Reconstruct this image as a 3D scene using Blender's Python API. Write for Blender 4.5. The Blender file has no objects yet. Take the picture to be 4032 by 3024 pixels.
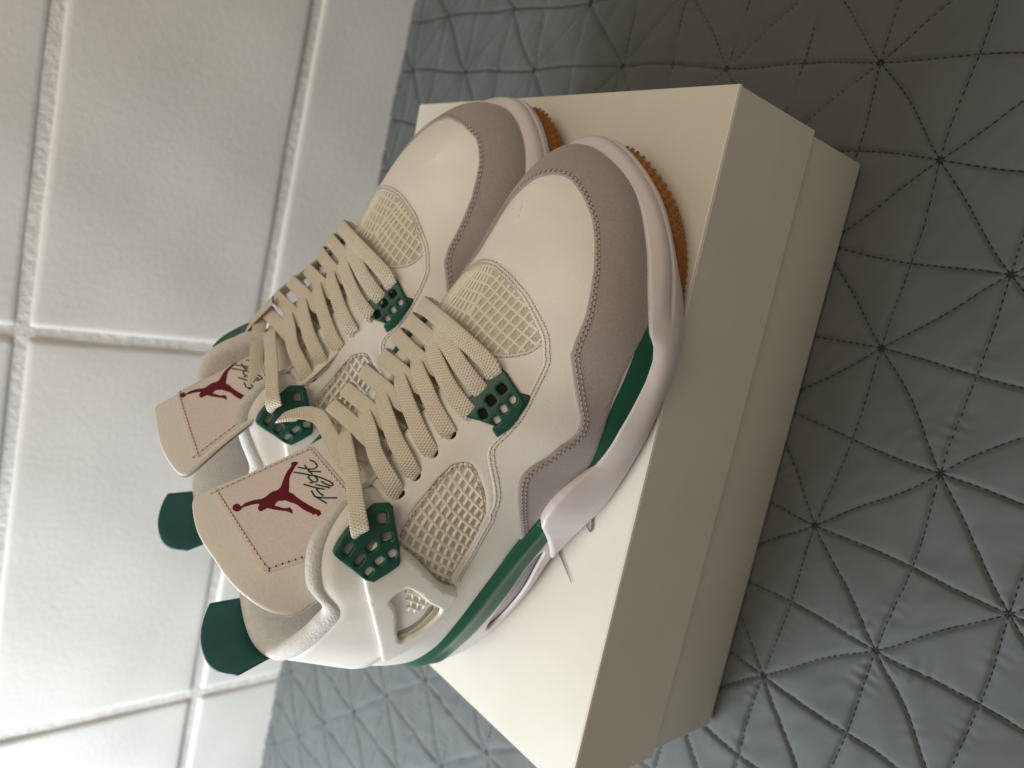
import bpy, bmesh, math, random
import numpy as np
from mathutils import Vector, Matrix
from mathutils.bvhtree import BVHTree
from mathutils.geometry import delaunay_2d_cdt
random.seed(7); rng = np.random.default_rng(7)
scene = bpy.context.scene
COL = scene.collection

# ------------------------------------------------------------------ camera
F_PX, YAW, PITCH, ROLL = 2861.151, -0.25678, -0.72762, 0.07009
CAM = np.array([0.17342, -0.71711, 0.39698])
_F = np.array([math.sin(YAW)*math.cos(PITCH), math.cos(YAW)*math.cos(PITCH), math.sin(PITCH)])
_R0 = np.array([math.cos(YAW), -math.sin(YAW), 0.0]); _U0 = np.cross(_R0, _F)
CR = math.cos(ROLL)*_R0 + math.sin(ROLL)*_U0; CU = np.cross(CR, _F)
cam_d = bpy.data.cameras.new('camera'); cam = bpy.data.objects.new('camera', cam_d); COL.objects.link(cam)
_m = Matrix.Identity(4)
for i in range(3):            # the phone was held upright: picture right = world down
    _m[i][0] = -CU[i]; _m[i][1] = CR[i]; _m[i][2] = -_F[i]; _m[i][3] = CAM[i]
cam.matrix_world = _m
cam_d.sensor_width = 36.0; cam_d.lens = 36.0*F_PX/4032.0
cam_d.clip_start = 0.01; cam_d.clip_end = 50
cam_d.dof.use_dof = True; cam_d.dof.focus_distance = 0.315; cam_d.dof.aperture_fstop = 8.0
scene.camera = cam
def ray(px, py):
    d = _F + CR*(1512-py)/F_PX - CU*(px-2016)/F_PX
    return d/np.linalg.norm(d)
def on_z(px, py, z):
    d = ray(px, py); return CAM + d*(z-CAM[2])/d[2]

# ------------------------------------------------------------------ light
world = bpy.data.worlds.new('World'); scene.world = world; world.use_nodes = True
_bg = world.node_tree.nodes['Background']
_bg.inputs[0].default_value = (1.0, 0.87, 0.71, 1); _bg.inputs[1].default_value = 0.26
def area(name, loc, target, size, power, col, size_y=None):
    d = bpy.data.lights.new(name, 'AREA'); d.energy = power; d.color = col; d.size = size
    if size_y: d.shape = 'RECTANGLE'; d.size_y = size_y
    o = bpy.data.objects.new(name, d); COL.objects.link(o); o.location = loc
    o.rotation_euler = (Vector(target)-Vector(loc)).to_track_quat('-Z', 'Y').to_euler()
    return o
area('window_light', (-0.80, -0.30, 0.56), (-0.02, -0.40, 0.10), 0.45, 13.5, (0.86, 0.94, 1.0), 0.5)
area('room_light', (0.40, -0.85, 1.7), (0.05, -0.42, 0.1), 1.0, 10, (1.0, 0.86, 0.66))
vs = scene.view_settings
vs.view_transform = 'Standard'; vs.look = 'None'; vs.exposure = 0.0; vs.gamma = 1.0; vs.use_curve_mapping = False
scene.render.engine = 'CYCLES'
scene.render.resolution_x = 1024; scene.render.resolution_y = 768

# ------------------------------------------------------------------ materials
def mat(name, col, rough=0.6, spec=0.4, noise=0.0, nscale=40, bump=0.0, bscale=200, bdist=0.001, sheen=0.0, sss=0.0, coat=0.0, detail=4, voro=False, col2=None):
    m = bpy.data.materials.new(name); m.use_nodes = True
    nt = m.node_tree; b = nt.nodes['Principled BSDF']
    b.inputs['Base Color'].default_value = (*col, 1); b.inputs['Roughness'].default_value = rough
    b.inputs['Specular IOR Level'].default_value = spec
    if sheen: b.inputs['Sheen Weight'].default_value = sheen; b.inputs['Sheen Roughness'].default_value = 0.5
    if sss:
        b.inputs['Subsurface Weight'].default_value = sss; b.inputs['Subsurface Radius'].default_value = (0.004, 0.003, 0.002); b.inputs['Subsurface Scale'].default_value = 1.0
    if coat: b.inputs['Coat Weight'].default_value = coat; b.inputs['Coat Roughness'].default_value = 0.25
    tc = nt.nodes.new('ShaderNodeTexCoord')
    if noise or col2:
        n = nt.nodes.new('ShaderNodeTexNoise'); n.inputs['Scale'].default_value = nscale; n.inputs['Detail'].default_value = 6
        nt.links.new(tc.outputs['Object'], n.inputs['Vector'])
        mx = nt.nodes.new('ShaderNodeMix'); mx.data_type = 'RGBA'
        c2 = col2 if col2 else tuple(c*(1-noise) for c in col)
        mx.inputs['A'].default_value = (*col, 1); mx.inputs['B'].default_value = (*c2, 1)
        mr = nt.nodes.new('ShaderNodeMapRange'); mr.inputs['From Min'].default_value = 0.38; mr.inputs['From Max'].default_value = 0.66
        nt.links.new(n.outputs['Fac'], mr.inputs['Value']); nt.links.new(mr.outputs['Result'], mx.inputs['Factor'])
        nt.links.new(mx.outputs['Result'], b.inputs['Base Color'])
    if bump:
        if voro:
            n2 = nt.nodes.new('ShaderNodeTexVoronoi'); out = 'Distance'
        else:
            n2 = nt.nodes.new('ShaderNodeTexNoise'); n2.inputs['Detail'].default_value = detail; out = 'Fac'
        n2.inputs['Scale'].default_value = bscale
        nt.links.new(tc.outputs['Object'], n2.inputs['Vector'])
        bp = nt.nodes.new('ShaderNodeBump'); bp.inputs['Strength'].default_value = bump; bp.inputs['Distance'].default_value = bdist
        nt.links.new(n2.outputs[out], bp.inputs['Height']); nt.links.new(bp.outputs['Normal'], b.inputs['Normal'])
    return m
M = {}
M['leather'] = mat('white_leather', (0.79, 0.755, 0.70), 0.48, 0.4, noise=0.04, nscale=60, bump=0.16, bscale=1100, bdist=0.0005, detail=3)
M['suede'] = mat('grey_suede', (0.37, 0.318, 0.305), 0.95, 0.1, nscale=900, bump=0.3, bscale=1800, bdist=0.0006, sheen=0.25, col2=(0.33, 0.282, 0.270))
M['mid'] = mat('white_foam', (0.66, 0.60, 0.60), 0.42, 0.5, noise=0.03, nscale=50, bump=0.10, bscale=1200, bdist=0.0005)
M['midtex'] = mat('textured_foam', (0.66, 0.60, 0.59), 0.5, 0.45, bump=0.6, bscale=1000, bdist=0.0006, voro=True)
M['green'] = mat('green_rubber', (0.005, 0.068, 0.047), 0.42, 0.45, bump=0.1, bscale=1500, bdist=0.0003)
M['greenp'] = mat('green_paint', (0.006, 0.085, 0.045), 0.35, 0.45)
M['heelgreen'] = mat('dark_green_rubber', (0.010, 0.082, 0.075), 0.5, 0.4)
M['gum'] = mat('gum_rubber', (0.35, 0.128, 0.020), 0.5, 0.4, noise=0.15, nscale=80, bump=0.2, bscale=700, bdist=0.0005)
M['net'] = mat('cream_net', (0.84, 0.79, 0.68), 0.4, 0.45, noise=0.05)
M['mesh'] = mat('mesh_fabric', (0.50, 0.465, 0.405), 0.85, 0.2, nscale=1400, bump=0.7, bscale=1500, bdist=0.0008, col2=(0.70, 0.66, 0.58))
M['lining'] = mat('lining_fabric', (0.66, 0.645, 0.62), 0.95, 0.1, noise=0.1, nscale=300, bump=0.5, bscale=900, bdist=0.001, sheen=0.4)
M['wing'] = mat('wing_plastic', (0.74, 0.72, 0.66), 0.4, 0.45, sss=0.15)
M['tongue'] = mat('tongue_leather', (0.76, 0.72, 0.66), 0.5, 0.35, noise=0.03, bump=0.45, bscale=700, bdist=0.0006)
M['label'] = mat('woven_label', (0.76, 0.66, 0.62), 0.6, 0.3, nscale=900, bump=0.3, bscale=1500, bdist=0.0004, col2=(0.68, 0.59, 0.56))
M['red'] = mat('red_thread', (0.135, 0.008, 0.022), 0.7, 0.2, bump=0.4, bscale=1800, bdist=0.0004)
M['greenthread'] = mat('green_thread', (0.008, 0.06, 0.035), 0.7, 0.2)
M['thread'] = mat('cream_thread', (0.55, 0.50, 0.43), 0.8, 0.2)
M['hole'] = mat('stitch_hole', (0.035, 0.028, 0.022), 0.9, 0.1)
M['gthread'] = mat('grey_thread', (0.42, 0.37, 0.35), 0.8, 0.2)
M['dark'] = mat('painted_hole_shade', (0.02, 0.017, 0.014), 0.9, 0.1)  # near-black colour standing in for the shade inside holes
M['tan'] = mat('tan_edge', (0.50, 0.38, 0.23), 0.9, 0.1, noise=0.25, nscale=900, bump=0.4, bscale=900)
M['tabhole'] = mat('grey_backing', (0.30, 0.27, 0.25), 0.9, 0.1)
M['clear'] = mat('yellowed_edge', (0.52, 0.47, 0.31), 0.4, 0.4)
M['insole'] = mat('insole_fabric', (0.30, 0.29, 0.28), 0.9, 0.1)
M['window'] = mat('air_window', (0.26, 0.22, 0.25), 0.15, 0.5)

# ------------------------------------------------------------------ mesh helpers
def link_mesh(name, verts, faces, material, parent=None, smooth=True, auto=None):
    me = bpy.data.meshes.new(name)
    me.from_pydata([tuple(map(float, v)) for v in verts], [], [tuple(map(int, f)) for f in faces])
    me.materials.append(material)
    if smooth: me.shade_smooth()
    if auto is not None:
        bm = bmesh.new(); bm.from_mesh(me)
        for e in bm.edges:
            if len(e.link_faces) == 2 and e.calc_face_angle(0) > math.radians(auto): e.smooth = False
        bm.to_mesh(me); bm.free()
    o = bpy.data.objects.new(name, me); COL.objects.link(o)
    if parent: o.parent = parent
    return o
def tag(o, label=None, cat=None, group=None, kind=None):
    if label: o['label'] = label
    if cat: o['category'] = cat
    if group: o['group'] = group
    if kind: o['kind'] = kind
    return o
def empty(name, loc=(0, 0, 0)):
    o = bpy.data.objects.new(name, None); COL.objects.link(o); o.location = loc; o.empty_display_size = 0.02
    return o
def box_vf(x0, x1, y0, y1, z0, z1):
    v = [(x0,y0,z0),(x1,y0,z0),(x1,y1,z0),(x0,y1,z0),(x0,y0,z1),(x1,y0,z1),(x1,y1,z1),(x0,y1,z1)]
    f = [(0,3,2,1),(4,5,6,7),(0,1,5,4),(1,2,6,5),(2,3,7,6),(3,0,4,7)]
    return v, f
def bevel_box(name, x0, x1, y0, y1, z0, z1, r, material, parent=None, seg=2):
    v, f = box_vf(x0, x1, y0, y1, z0, z1)
    me = bpy.data.meshes.new(name); bm = bmesh.new()
    vs_ = [bm.verts.new(p) for p in v]
    for q in f: bm.faces.new([vs_[i] for i in q])
    bmesh.ops.bevel(bm, geom=bm.edges[:], offset=r, segments=seg, profile=0.5, affect='EDGES')
    bm.to_mesh(me); bm.free(); me.materials.append(material); me.shade_smooth()
    bm = bmesh.new(); bm.from_mesh(me)
    bm.to_mesh(me); bm.free()
    o = bpy.data.objects.new(name, me); COL.objects.link(o)
    if parent: o.parent = parent
    return o
def grid_faces(n, m, flip=False, closed=False):
    f = []
    for i in range(n-1):
        for j in range(m-1 if not closed else m):
            a, b, c, d = i*m+j, i*m+(j+1) % m, (i+1)*m+(j+1) % m, (i+1)*m+j
            f.append((a, d, c, b) if flip else (a, b, c, d))
    return f
def catmull(pts, n_per, closed=False):
    P = np.asarray(pts, float); out = []
    N = len(P)
    for i in range(N-1 if not closed else N):
        p1, p2 = P[i], P[(i+1) % N]
        p0 = P[i-1] if (i > 0 or closed) else 2*p1-p2
        p3 = P[(i+2) % N] if (i+2 < N or closed) else 2*p2-p1
        for k in range(n_per):
            t = k/n_per
            out.append(0.5*((2*p1)+(-p0+p2)*t+(2*p0-5*p1+4*p2-p3)*t*t+(-p0+3*p1-3*p2+p3)*t**3))
    if not closed: out.append(P[-1])
    return np.array(out)
def resample(P, step):
    P = np.asarray(P, float); d = np.r_[0, np.cumsum(np.linalg.norm(np.diff(P, axis=0), axis=1))]
    n = max(2, int(round(d[-1]/step))+1); s = np.linspace(0, d[-1], n)
    return np.stack([np.interp(s, d, P[:, k]) for k in range(P.shape[1])], 1)

# ------------------------------------------------------------------ wall of painted blocks
M['paint'] = mat('painted_block', (0.68, 0.66, 0.63), 0.55, 0.35, noise=0.05, nscale=12, bump=0.22, bscale=170, bdist=0.0015, detail=8)
M['mortar'] = mat('painted_mortar', (0.68, 0.66, 0.63), 0.55, 0.35, bump=0.6, bscale=170, bdist=0.003, detail=8)
BW, BH, Z2 = 0.4064, 0.2032, 0.0958
wv, wf = box_vf(-1.62, 1.22, 0.0026, 0.12, -0.31, 0.91)
wall = tag(link_mesh('wall_back', wv, wf, M['mortar'], smooth=False), kind='structure')
def block_mesh():
    hw, hh, r = BW/2-0.0045, BH/2-0.0045, 0.0045
    nx, nz = 40, 20
    vs_, fs = [], []
    def prof(s, h):                       # rounded arris: sink near the edge
        d = h-abs(s)
        return 0.0 if d > r else -(r-math.sqrt(max(0, r*r-(r-d)**2)))
    xs = np.concatenate([-hw+np.array([0, .001, .003, .0065]), np.linspace(-hw+.015, hw-.015, nx), hw-np.array([.0065, .003, .001, 0])])
    zs = np.concatenate([-hh+np.array([0, .001, .003, .0065]), np.linspace(-hh+.015, hh-.015, nz), hh-np.array([.0065, .003, .001, 0])])
    for x in xs:
        for z in zs:
            dep = prof(x, hw)+prof(z, hh)
            dep += 0.0008*math.sin(x*31+z*17)*math.sin(z*43-x*11)
            vs_.append((x, -max(dep, -0.009), z))
    n = len(zs)
    fs = grid_faces(len(xs), n)
    fs = [(a, d, c, b) for (a, b, c, d) in fs]
    return vs_, fs
bv, bf = block_mesh()
_bm = None
for i in range(-4, 4):
    for j in range(-2, 5):
        cx, cz = (i+0.5)*BW, Z2+(j-0.5)*BH
        if not (-1.6 < cx < 1.2 and -0.3 < cz < 0.9): continue
        if _bm is None:
            o = link_mesh('block', bv, bf, M['paint'], wall); _bm = o.data
        else:
            o = bpy.data.objects.new('block', _bm); COL.objects.link(o); o.parent = wall
        o.location = (cx, random.uniform(-0.0006, 0.0006), cz)
        if (i+j) % 2: o.rotation_euler = (0, math.pi, 0)

# ------------------------------------------------------------------ quilt
SA, SB, S0 = 0.0498, 0.0484, (0.0634, -0.5545)
def quilt_mat():
    m = mat('quilt_satin', (0.078, 0.088, 0.088), 0.66, 0.32, noise=0.10, nscale=30, sheen=0.3)
    nt = m.node_tree; b = nt.nodes['Principled BSDF']
    tc = nt.nodes.new('ShaderNodeTexCoord')
    mp = nt.nodes.new('ShaderNodeMapping'); mp.inputs['Rotation'].default_value = (0, 0, math.radians(35))
    nt.links.new(tc.outputs['Object'], mp.inputs['Vector'])
    w = nt.nodes.new('ShaderNodeTexWave'); w.inputs['Scale'].default_value = 420; w.inputs['Distortion'].default_value = 1.0
    nt.links.new(mp.outputs['Vector'], w.inputs['Vector'])
    b1 = nt.nodes.new('ShaderNodeBump'); b1.inputs['Strength'].default_value = 0.12; b1.inputs['Distance'].default_value = 0.0004
    nt.links.new(w.outputs['Fac'], b1.inputs['Height'])
    nt.links.new(b1.outputs['Normal'], b.inputs['Normal'])
    return m
M['quilt'] = quilt_mat()
M['qthread'] = mat('quilt_thread', (0.018, 0.02, 0.024), 0.8, 0.2)
def wob(x, y):
    return 0.0016*np.sin(x*37+y*23)+0.0011*np.sin(x*83-y*61+1.0), 0.0016*np.sin(y*41-x*19+2.0)+0.0011*np.sin(y*77+x*58)
def quilt_h(x, y):
    dx, dy = wob(x, y)
    u = (x-S0[0]+dx)/SA; v = (y-S0[1]+dy)/SB
    du = np.abs(u-np.round(u))*SA; dv = np.abs(v-np.round(v))*SB
    iu, iv = np.floor(u), np.floor(v); fu, fv = u-iu, v-iv
    par = (iu+iv) % 2
    dg = np.where(par == 0, np.abs(fu-fv), np.abs(fu+fv-1))*SA*SB/math.hypot(SA, SB)
    d = np.minimum(np.minimum(du, dv), dg)
    k = 0.0042
    soft = -k*np.log(np.exp(-du/k)+np.exp(-dv/k)+np.exp(-dg/k))       # smooth distance
    soft = np.maximum(soft, -0.004)+0.004
    seam = np.exp(-(d/0.0011)**2)
    h = 0.0017*(1-np.exp(-(np.maximum(d, 0)/0.0013)))+0.018*soft
    # small puckers that run across each seam
    near = np.exp(-(d/0.0065)**2)*(0.5+0.5*np.sin(x*47+1.3)*np.sin(y*39))
    a = np.where(du < np.minimum(dv, dg), y, np.where(dv < dg, x, (x+y)*0.7))
    h = h+near*0.00045*np.sin(a*620+3*np.sin(a*140)+x*40)*np.sin(x*90+y*70)
    h = h+0.0009*np.sin(x*61+y*33+2*np.sin(y*40))*np.sin(y*57-x*27)+0.0003*np.sin(x*210+y*130+3*np.sin(y*95+x*40))*np.sin(y*170-x*60)
    h = h-0.0006*seam
    return h-0.0040
gx = np.concatenate([np.linspace(-0.95, -0.62, 50)[:-1], np.linspace(-0.62, -0.10, 300)[:-1], np.linspace(-0.10, 0.40, 560)[:-1], np.linspace(0.40, 0.85, 60)])
gy = np.concatenate([np.linspace(-1.05, -0.72, 50)[:-1], np.linspace(-0.72, -0.50, 250)[:-1], np.linspace(-0.50, 0.0022, 240)])
X, Y = np.meshgrid(gx, gy, indexing='ij')
def fast_grid(name, P, n, m, material):
    """large n x m sheet without python lists"""
    me = bpy.data.meshes.new(name); me.vertices.add(n*m); me.vertices.foreach_set('co', P.reshape(-1).astype(np.float32))
    ii, jj = np.meshgrid(np.arange(n-1), np.arange(m-1), indexing='ij'); a = (ii*m+jj).ravel()
    q = np.stack([a, a+m, a+m+1, a+1], 1); nf = len(q)
    me.loops.add(nf*4); me.loops.foreach_set('vertex_index', q.reshape(-1).astype(np.int32))
    me.polygons.add(nf); me.polygons.foreach_set('loop_start', np.arange(0, nf*4, 4, dtype=np.int32)); me.polygons.foreach_set('loop_total', np.full(nf, 4, np.int32))
    me.update(calc_edges=True); me.validate(); me.materials.append(material); me.shade_smooth()
    o = bpy.data.objects.new(name, me); COL.objects.link(o); return o
quilt = fast_grid('bed_quilt', np.stack([X, Y, quilt_h(X, Y)], -1), len(gx), len(gy), M['quilt'])
tag(quilt, 'grey-blue satin bed quilt with stitched eight-pointed star pattern under the box', 'quilt')
def thread_dashes():
    V, Fc = [], []
    def dash(p, q):
        p = np.array(p); q = np.array(q); t = (q-p); L = np.linalg.norm(t); t /= L; n = np.array([-t[1], t[0]])
        zp, zq = float(quilt_h(p[0], p[1])), float(quilt_h(q[0], q[1])); mid = (p+q)/2; zm = float(quilt_h(mid[0], mid[1]))
        w, b = 0.00055, len(V)
        for (c, z) in ((p, zp-0.0001), (mid, zm+0.0006), (q, zq-0.0001)):
            V.append((c[0]+n[0]*w, c[1]+n[1]*w, z)); V.append((c[0], c[1], z+0.0006)); V.append((c[0]-n[0]*w, c[1]-n[1]*w, z))
        for k in (0, 3):
            Fc.append((b+k, b+k+1, b+k+4, b+k+3)); Fc.append((b+k+1, b+k+2, b+k+5, b+k+4))
    def inv(u, v):
        x, y = S0[0]+u*SA, S0[1]+v*SB
        for _ in range(4):
            dx, dy = wob(x, y); x, y = S0[0]+u*SA-dx, S0[1]+v*SB-dy
        return x, y
    for i in range(-14, 9):
        for j in range(-4, 12):
            segs = [((i, j), (i+1, j)), ((i, j), (i, j+1))]
            segs.append(((i, j), (i+1, j+1)) if (i+j) % 2 == 0 else ((i+1, j), (i, j+1)))
            for a, b in segs:
                L = math.hypot((b[0]-a[0])*SA, (b[1]-a[1])*SB); n = int(L/0.0036)
                for k in range(n):
                    f0, f1 = (k+0.06)/n, (k+0.86)/n
                    p = inv(a[0]+(b[0]-a[0])*f0, a[1]+(b[1]-a[1])*f0); q = inv(a[0]+(b[0]-a[0])*f1, a[1]+(b[1]-a[1])*f1)
                    if -0.64 < p[0] < 0.46 and -0.74 < p[1] < 0.0 and not (-0.06 < p[0] < 0.23 and -0.49 < p[1] < -0.31):
                        dash(p, q)
    return V, Fc
tv, tf = thread_dashes()
tag(link_mesh('stitching', tv, tf, M['qthread'], quilt), kind='stuff')

# ------------------------------------------------------------------ shoe box
BXO = np.array([0.25914, -0.51696, 0.0]); BTH = 0.05457; BL, BWD, BHB, BHT = 0.34269, 0.25, 0.0588, 0.12655
def card_mat():
    m = mat('box_card', (0.64, 0.61, 0.545), 0.42, 0.35, noise=0.06, nscale=14, bump=0.12, bscale=600, bdist=0.0004)
    return m
M['card'] = card_mat()
M['cardin'] = mat('box_card_edge', (0.42, 0.33, 0.22), 0.8, 0.2, noise=0.2, nscale=200)
M['ink'] = mat('grey_ink', (0.16, 0.155, 0.15), 0.6, 0.3)
boxo = empty('shoe_box', BXO); boxo.rotation_euler = (0, 0, BTH)
tag(boxo, 'off-white cardboard shoe box with lid lying on the quilt', 'shoe box')
T = 0.0016; g = 0.0018
base = bevel_box('base', -BL+g, -g, g, BWD-g, 0.0, BHT-0.004, 0.0012, M['card'], boxo, 2)
# kraft edge of the base's end flap at the right end
bevel_box('end_flap', -g+0.0003, -g+0.0016, g+0.004, BWD-g-0.004, 0.002, BHB+0.02, 0.0004, M['cardin'], boxo, 1)
def panel_grid(fn, nu, nv, thick_dir):
    vs_ = []
    for i in range(nu):
        for j in range(nv): vs_.append(fn(i/(nu-1), j/(nv-1)))
    A = np.array(vs_); B = A+np.array(thick_dir)
    V = np.concatenate([A, B]); n = nu*nv
    F_ = grid_faces(nu, nv); F_ = F_+[tuple(n+k for k in reversed(q)) for q in F_]
    rim = [i*nv for i in range(nu)]+[(nu-1)*nv+j for j in range(1, nv)]+[i*nv+nv-1 for i in range(nu-2, -1, -1)]+[j for j in range(nv-2, 0, -1)]
    for a, b in zip(rim, rim[1:]+rim[:1]): F_.append((b, a, n+a, n+b))
    return V, F_
lid_v, lid_f = panel_grid(lambda u, v: (-BL*(1-u), BWD*v, BHT-0.0007*math.sin(math.pi*u)*math.sin(math.pi*v)), 24, 18, (0, 0, -T))
lid = link_mesh('lid', lid_v, lid_f, M['card'], boxo, auto=40)
def side(name, fn, nu, nv, td):
    v, f = panel_grid(fn, nu, nv, td); o = link_mesh(name, v, f, M['card'], lid, auto=40); return o
e = 0.0009
side('side_flap', lambda u, v: (-BL+0.0006+(BL-0.0012)*u, 0.0-e*0.2-0.0006*math.sin(math.pi*u)*(1-v), BHB+(BHT-e-BHB)*v), 24, 6, (0, T, 0))
side('side_flap', lambda u, v: (-BL+0.0006+(BL-0.0012)*u, BWD+e*0.2, BHB+(BHT-e-BHB)*v), 6, 4, (0, -T, 0))
side('side_flap', lambda u, v: (-BL-e*0.2, T+0.002+(BWD-2*T-0.004)*u, BHB+(BHT-e-BHB)*v), 6, 4, (T, 0, 0))
side('side_flap', lambda u, v: (0.0012*(1-v), T+0.002+(BWD-2*T-0.004)*u, BHB+0.001+(BHT-e-BHB-0.001)*v), 6, 4, (-T, 0, 0))
# rolled corner crease along the front top edge
def crease():
    V, Fc = [], []
    n = 40
    for i in range(n):
        x = -BL*(1-i/(n-1))
        for k in range(7):
            a = math.pi/2*k/6
            V.append((x, 0.0011-0.0014*math.sin(a), BHT-0.0014+0.0016*math.cos(a)))
    return V, grid_faces(n, 7)
cv, cf = crease(); link_mesh('edge_fold', cv, cf, M['card'], lid)
# printed signature strokes on the lid
def stroke(pix, widths, z):
    P = np.array([on_z(px, py, z) for px, py in pix]); P = catmull(P, 6)
    W = np.interp(np.linspace(0, 1, len(P)), np.linspace(0, 1, len(widths)), widths)
    V, Fc = [], []
    for i, p in enumerate(P):
        t = P[min(i+1, len(P)-1)]-P[max(i-1, 0)]; t /= np.linalg.norm(t)+1e-9; n = np.array([-t[1], t[0], 0])
        V += [p+n*W[i]/2, p-n*W[i]/2]
    return V, [(2*i, 2*i+1, 2*i+3, 2*i+2) for i in range(len(P)-1)]
_inv = Matrix.Rotation(-BTH, 3, 'Z')
for pix, wd in (([(2140, 2030), (2175, 2110), (2203, 2179), (2228, 2240), (2251, 2297)], [.0012, .0013, .0013, .0010, .0003]),
                ([(2335, 1960), (2331, 2016), (2332, 2060), (2330, 2085), (2322, 2089), (2312, 2072), (2304, 2040), (2290, 2000)], [.0010, .0011, .0014, .0014, .0012, .0008, .0008, .0008]),
                ([(2270, 2040), (2285, 2066), (2297, 2087)], [.0006, .0006, .0003])):
    v, f = stroke(pix, wd, BHT+0.0004)
    v = [_inv @ (Vector(p)-Vector(BXO)) for p in v]
    link_mesh('printed_signature', v, f, M['ink'], lid, smooth=False)
# ------------------------------------------------------------------ sneaker: the shell (centimetres; x heel to toe, -y outer side, z up)
# every station is four control points (x, outward y, z): at the sole, low wall, high wall, top line
LAT = [
 [(1.3,-.5,4.0),(1.0,-.5,6.6),(2.3,-.7,9.6),(3.2,-.8,12.3)],
 [(2.1,1.8,4.0),(1.9,2.2,6.6),(3.2,1.5,9.6),(3.9,1.2,12.25)],
 [(4.2,3.1,4.0),(4.2,3.7,6.6),(5.1,2.8,9.6),(5.5,2.45,12.15)],
 [(6.5,3.7,3.8),(6.6,4.3,6.5),(7.2,3.5,9.6),(7.2,3.05,11.75)],
 [(8.6,4.0,3.6),(8.7,4.6,6.4),(8.9,3.9,9.5),(8.4,3.25,11.75)],
 [(10.2,4.2,3.4),(10.3,4.8,6.4),(10.3,4.0,9.9),(9.8,3.08,12.85)],
 [(11.6,4.35,3.2),(11.7,4.9,6.3),(11.7,4.0,10.1),(11.6,2.6,12.9)],
 [(12.7,4.5,3.0),(12.8,5.0,6.3),(12.9,3.9,9.9),(12.8,2.1,12.0)],
 [(13.8,4.7,2.9),(13.8,5.1,6.2),(13.9,3.7,9.4),(13.7,1.6,10.4)],
 [(16.0,5.15,2.2),(16.0,5.5,6.0),(16.0,3.5,8.8),(16.0,1.35,9.35)],
 [(18.3,5.6,1.5),(18.3,5.95,5.6),(18.2,3.3,8.2),(18.3,1.35,8.45)],
 [(20.3,5.6,1.4),(20.3,5.9,5.3),(20.3,3.0,7.65),(20.2,0.0,7.65)],
 [(22.5,5.4,1.8),(22.6,5.65,5.0),(22.7,3.1,7.0),(22.6,0.0,7.0)],
 [(24.6,4.7,2.6),(24.8,5.0,4.9),(24.7,2.6,6.5),(24.3,-.1,6.55)],
 [(26.6,3.6,2.9),(26.9,3.9,4.7),(26.2,1.7,6.0),(25.2,-.3,6.25)],
 [(28.2,2.1,3.0),(28.6,2.2,4.5),(27.2,.6,5.6),(25.7,-.6,6.1)],
 [(29.1,-.9,3.1),(29.5,-.9,4.4),(27.9,-.9,5.45),(25.9,-.75,6.05)]]
def medial(tall):
    """inner side; the near shoe's inner ankle flap is pushed down behind the tongue"""
    fl = [(10.1,3.0,12.4),(11.6,2.6,12.9),(12.8,2.1,12.0),(13.7,1.6,10.4)] if tall else [(9.6,3.5,11.3),(10.7,3.2,11.0),(11.9,2.7,10.7),(13.4,1.9,10.1)]
    return [
 None,
 [(2.1,2.8,4.0),(1.9,3.2,6.6),(3.2,2.9,9.6),(3.9,2.8,12.25)],
 [(4.2,3.8,4.0),(4.2,4.4,6.6),(5.1,3.8,9.6),(5.5,3.5,12.15)],
 [(6.5,3.9,3.8),(6.6,4.6,6.5),(7.2,3.9,9.6),(7.2,3.45,11.75)],
 [(8.6,3.7,3.6),(8.7,4.4,6.4),(8.9,3.9,9.5),(8.6,3.4,11.6)],
 [(10.2,3.5,3.4),(10.3,4.2,6.4),(10.3,3.8,9.7),fl[0]],
 [(11.6,3.4,3.2),(11.7,4.1,6.3),(11.7,3.8,9.5),fl[1]],
 [(12.7,3.4,3.0),(12.8,4.1,6.3),(12.9,3.7,9.4),fl[2]],
 [(13.8,3.5,2.9),(13.8,4.2,6.2),(13.9,3.6,9.2 if tall else 9.9),fl[3]],
 [(16.0,3.9,2.6),(16.0,4.6,6.0),(16.0,3.4,8.8 if tall else 9.4),(16.0,1.35,9.35 if tall else 9.6)],
 [(18.3,4.5,2.3),(18.3,5.0,5.7),(18.2,3.3,8.2 if tall else 8.55),(18.3,1.35,8.45)],
 [(20.3,4.8,2.2),(20.3,5.1,5.4),(20.3,2.9,7.65),(20.2,0.0,7.65)],
 [(22.5,4.8,2.3),(22.6,4.7,4.9),(22.7,1.9,7.0),(22.6,0.0,7.0)],
 [(24.6,4.6,2.6),(24.8,4.5,4.6),(24.7,1.7,6.5),(24.3,.1,6.55)],
 [(26.6,4.0,2.9),(26.9,4.0,4.4),(26.0,1.6,6.0),(25.2,.3,6.25)],
 [(28.2,2.9,3.0),(28.5,3.0,4.25),(27.0,1.6,5.65),(25.7,.6,6.1)]]
MED = medial(False)
def ring(lat, med, flip=True):
    """lateral stations heel to toe, then medial stations back to the heel, as (x, y, z)"""
    a = [[(x, -y, z) for x, y, z in s] for s in lat]
    b = [[(x, y, z) for x, y, z in s] for s in med[1:]][::-1]
    return np.array(a+b, float)
def knots(lat, k=0):
    P = np.array([[s[k][0], -s[k][1]] for s in lat]); d = np.r_[0, np.cumsum(np.linalg.norm(np.diff(P, axis=0), axis=1))]
    us = d/d[-1]
    return np.r_[us, 2-us[1:-1][::-1]]
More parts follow.
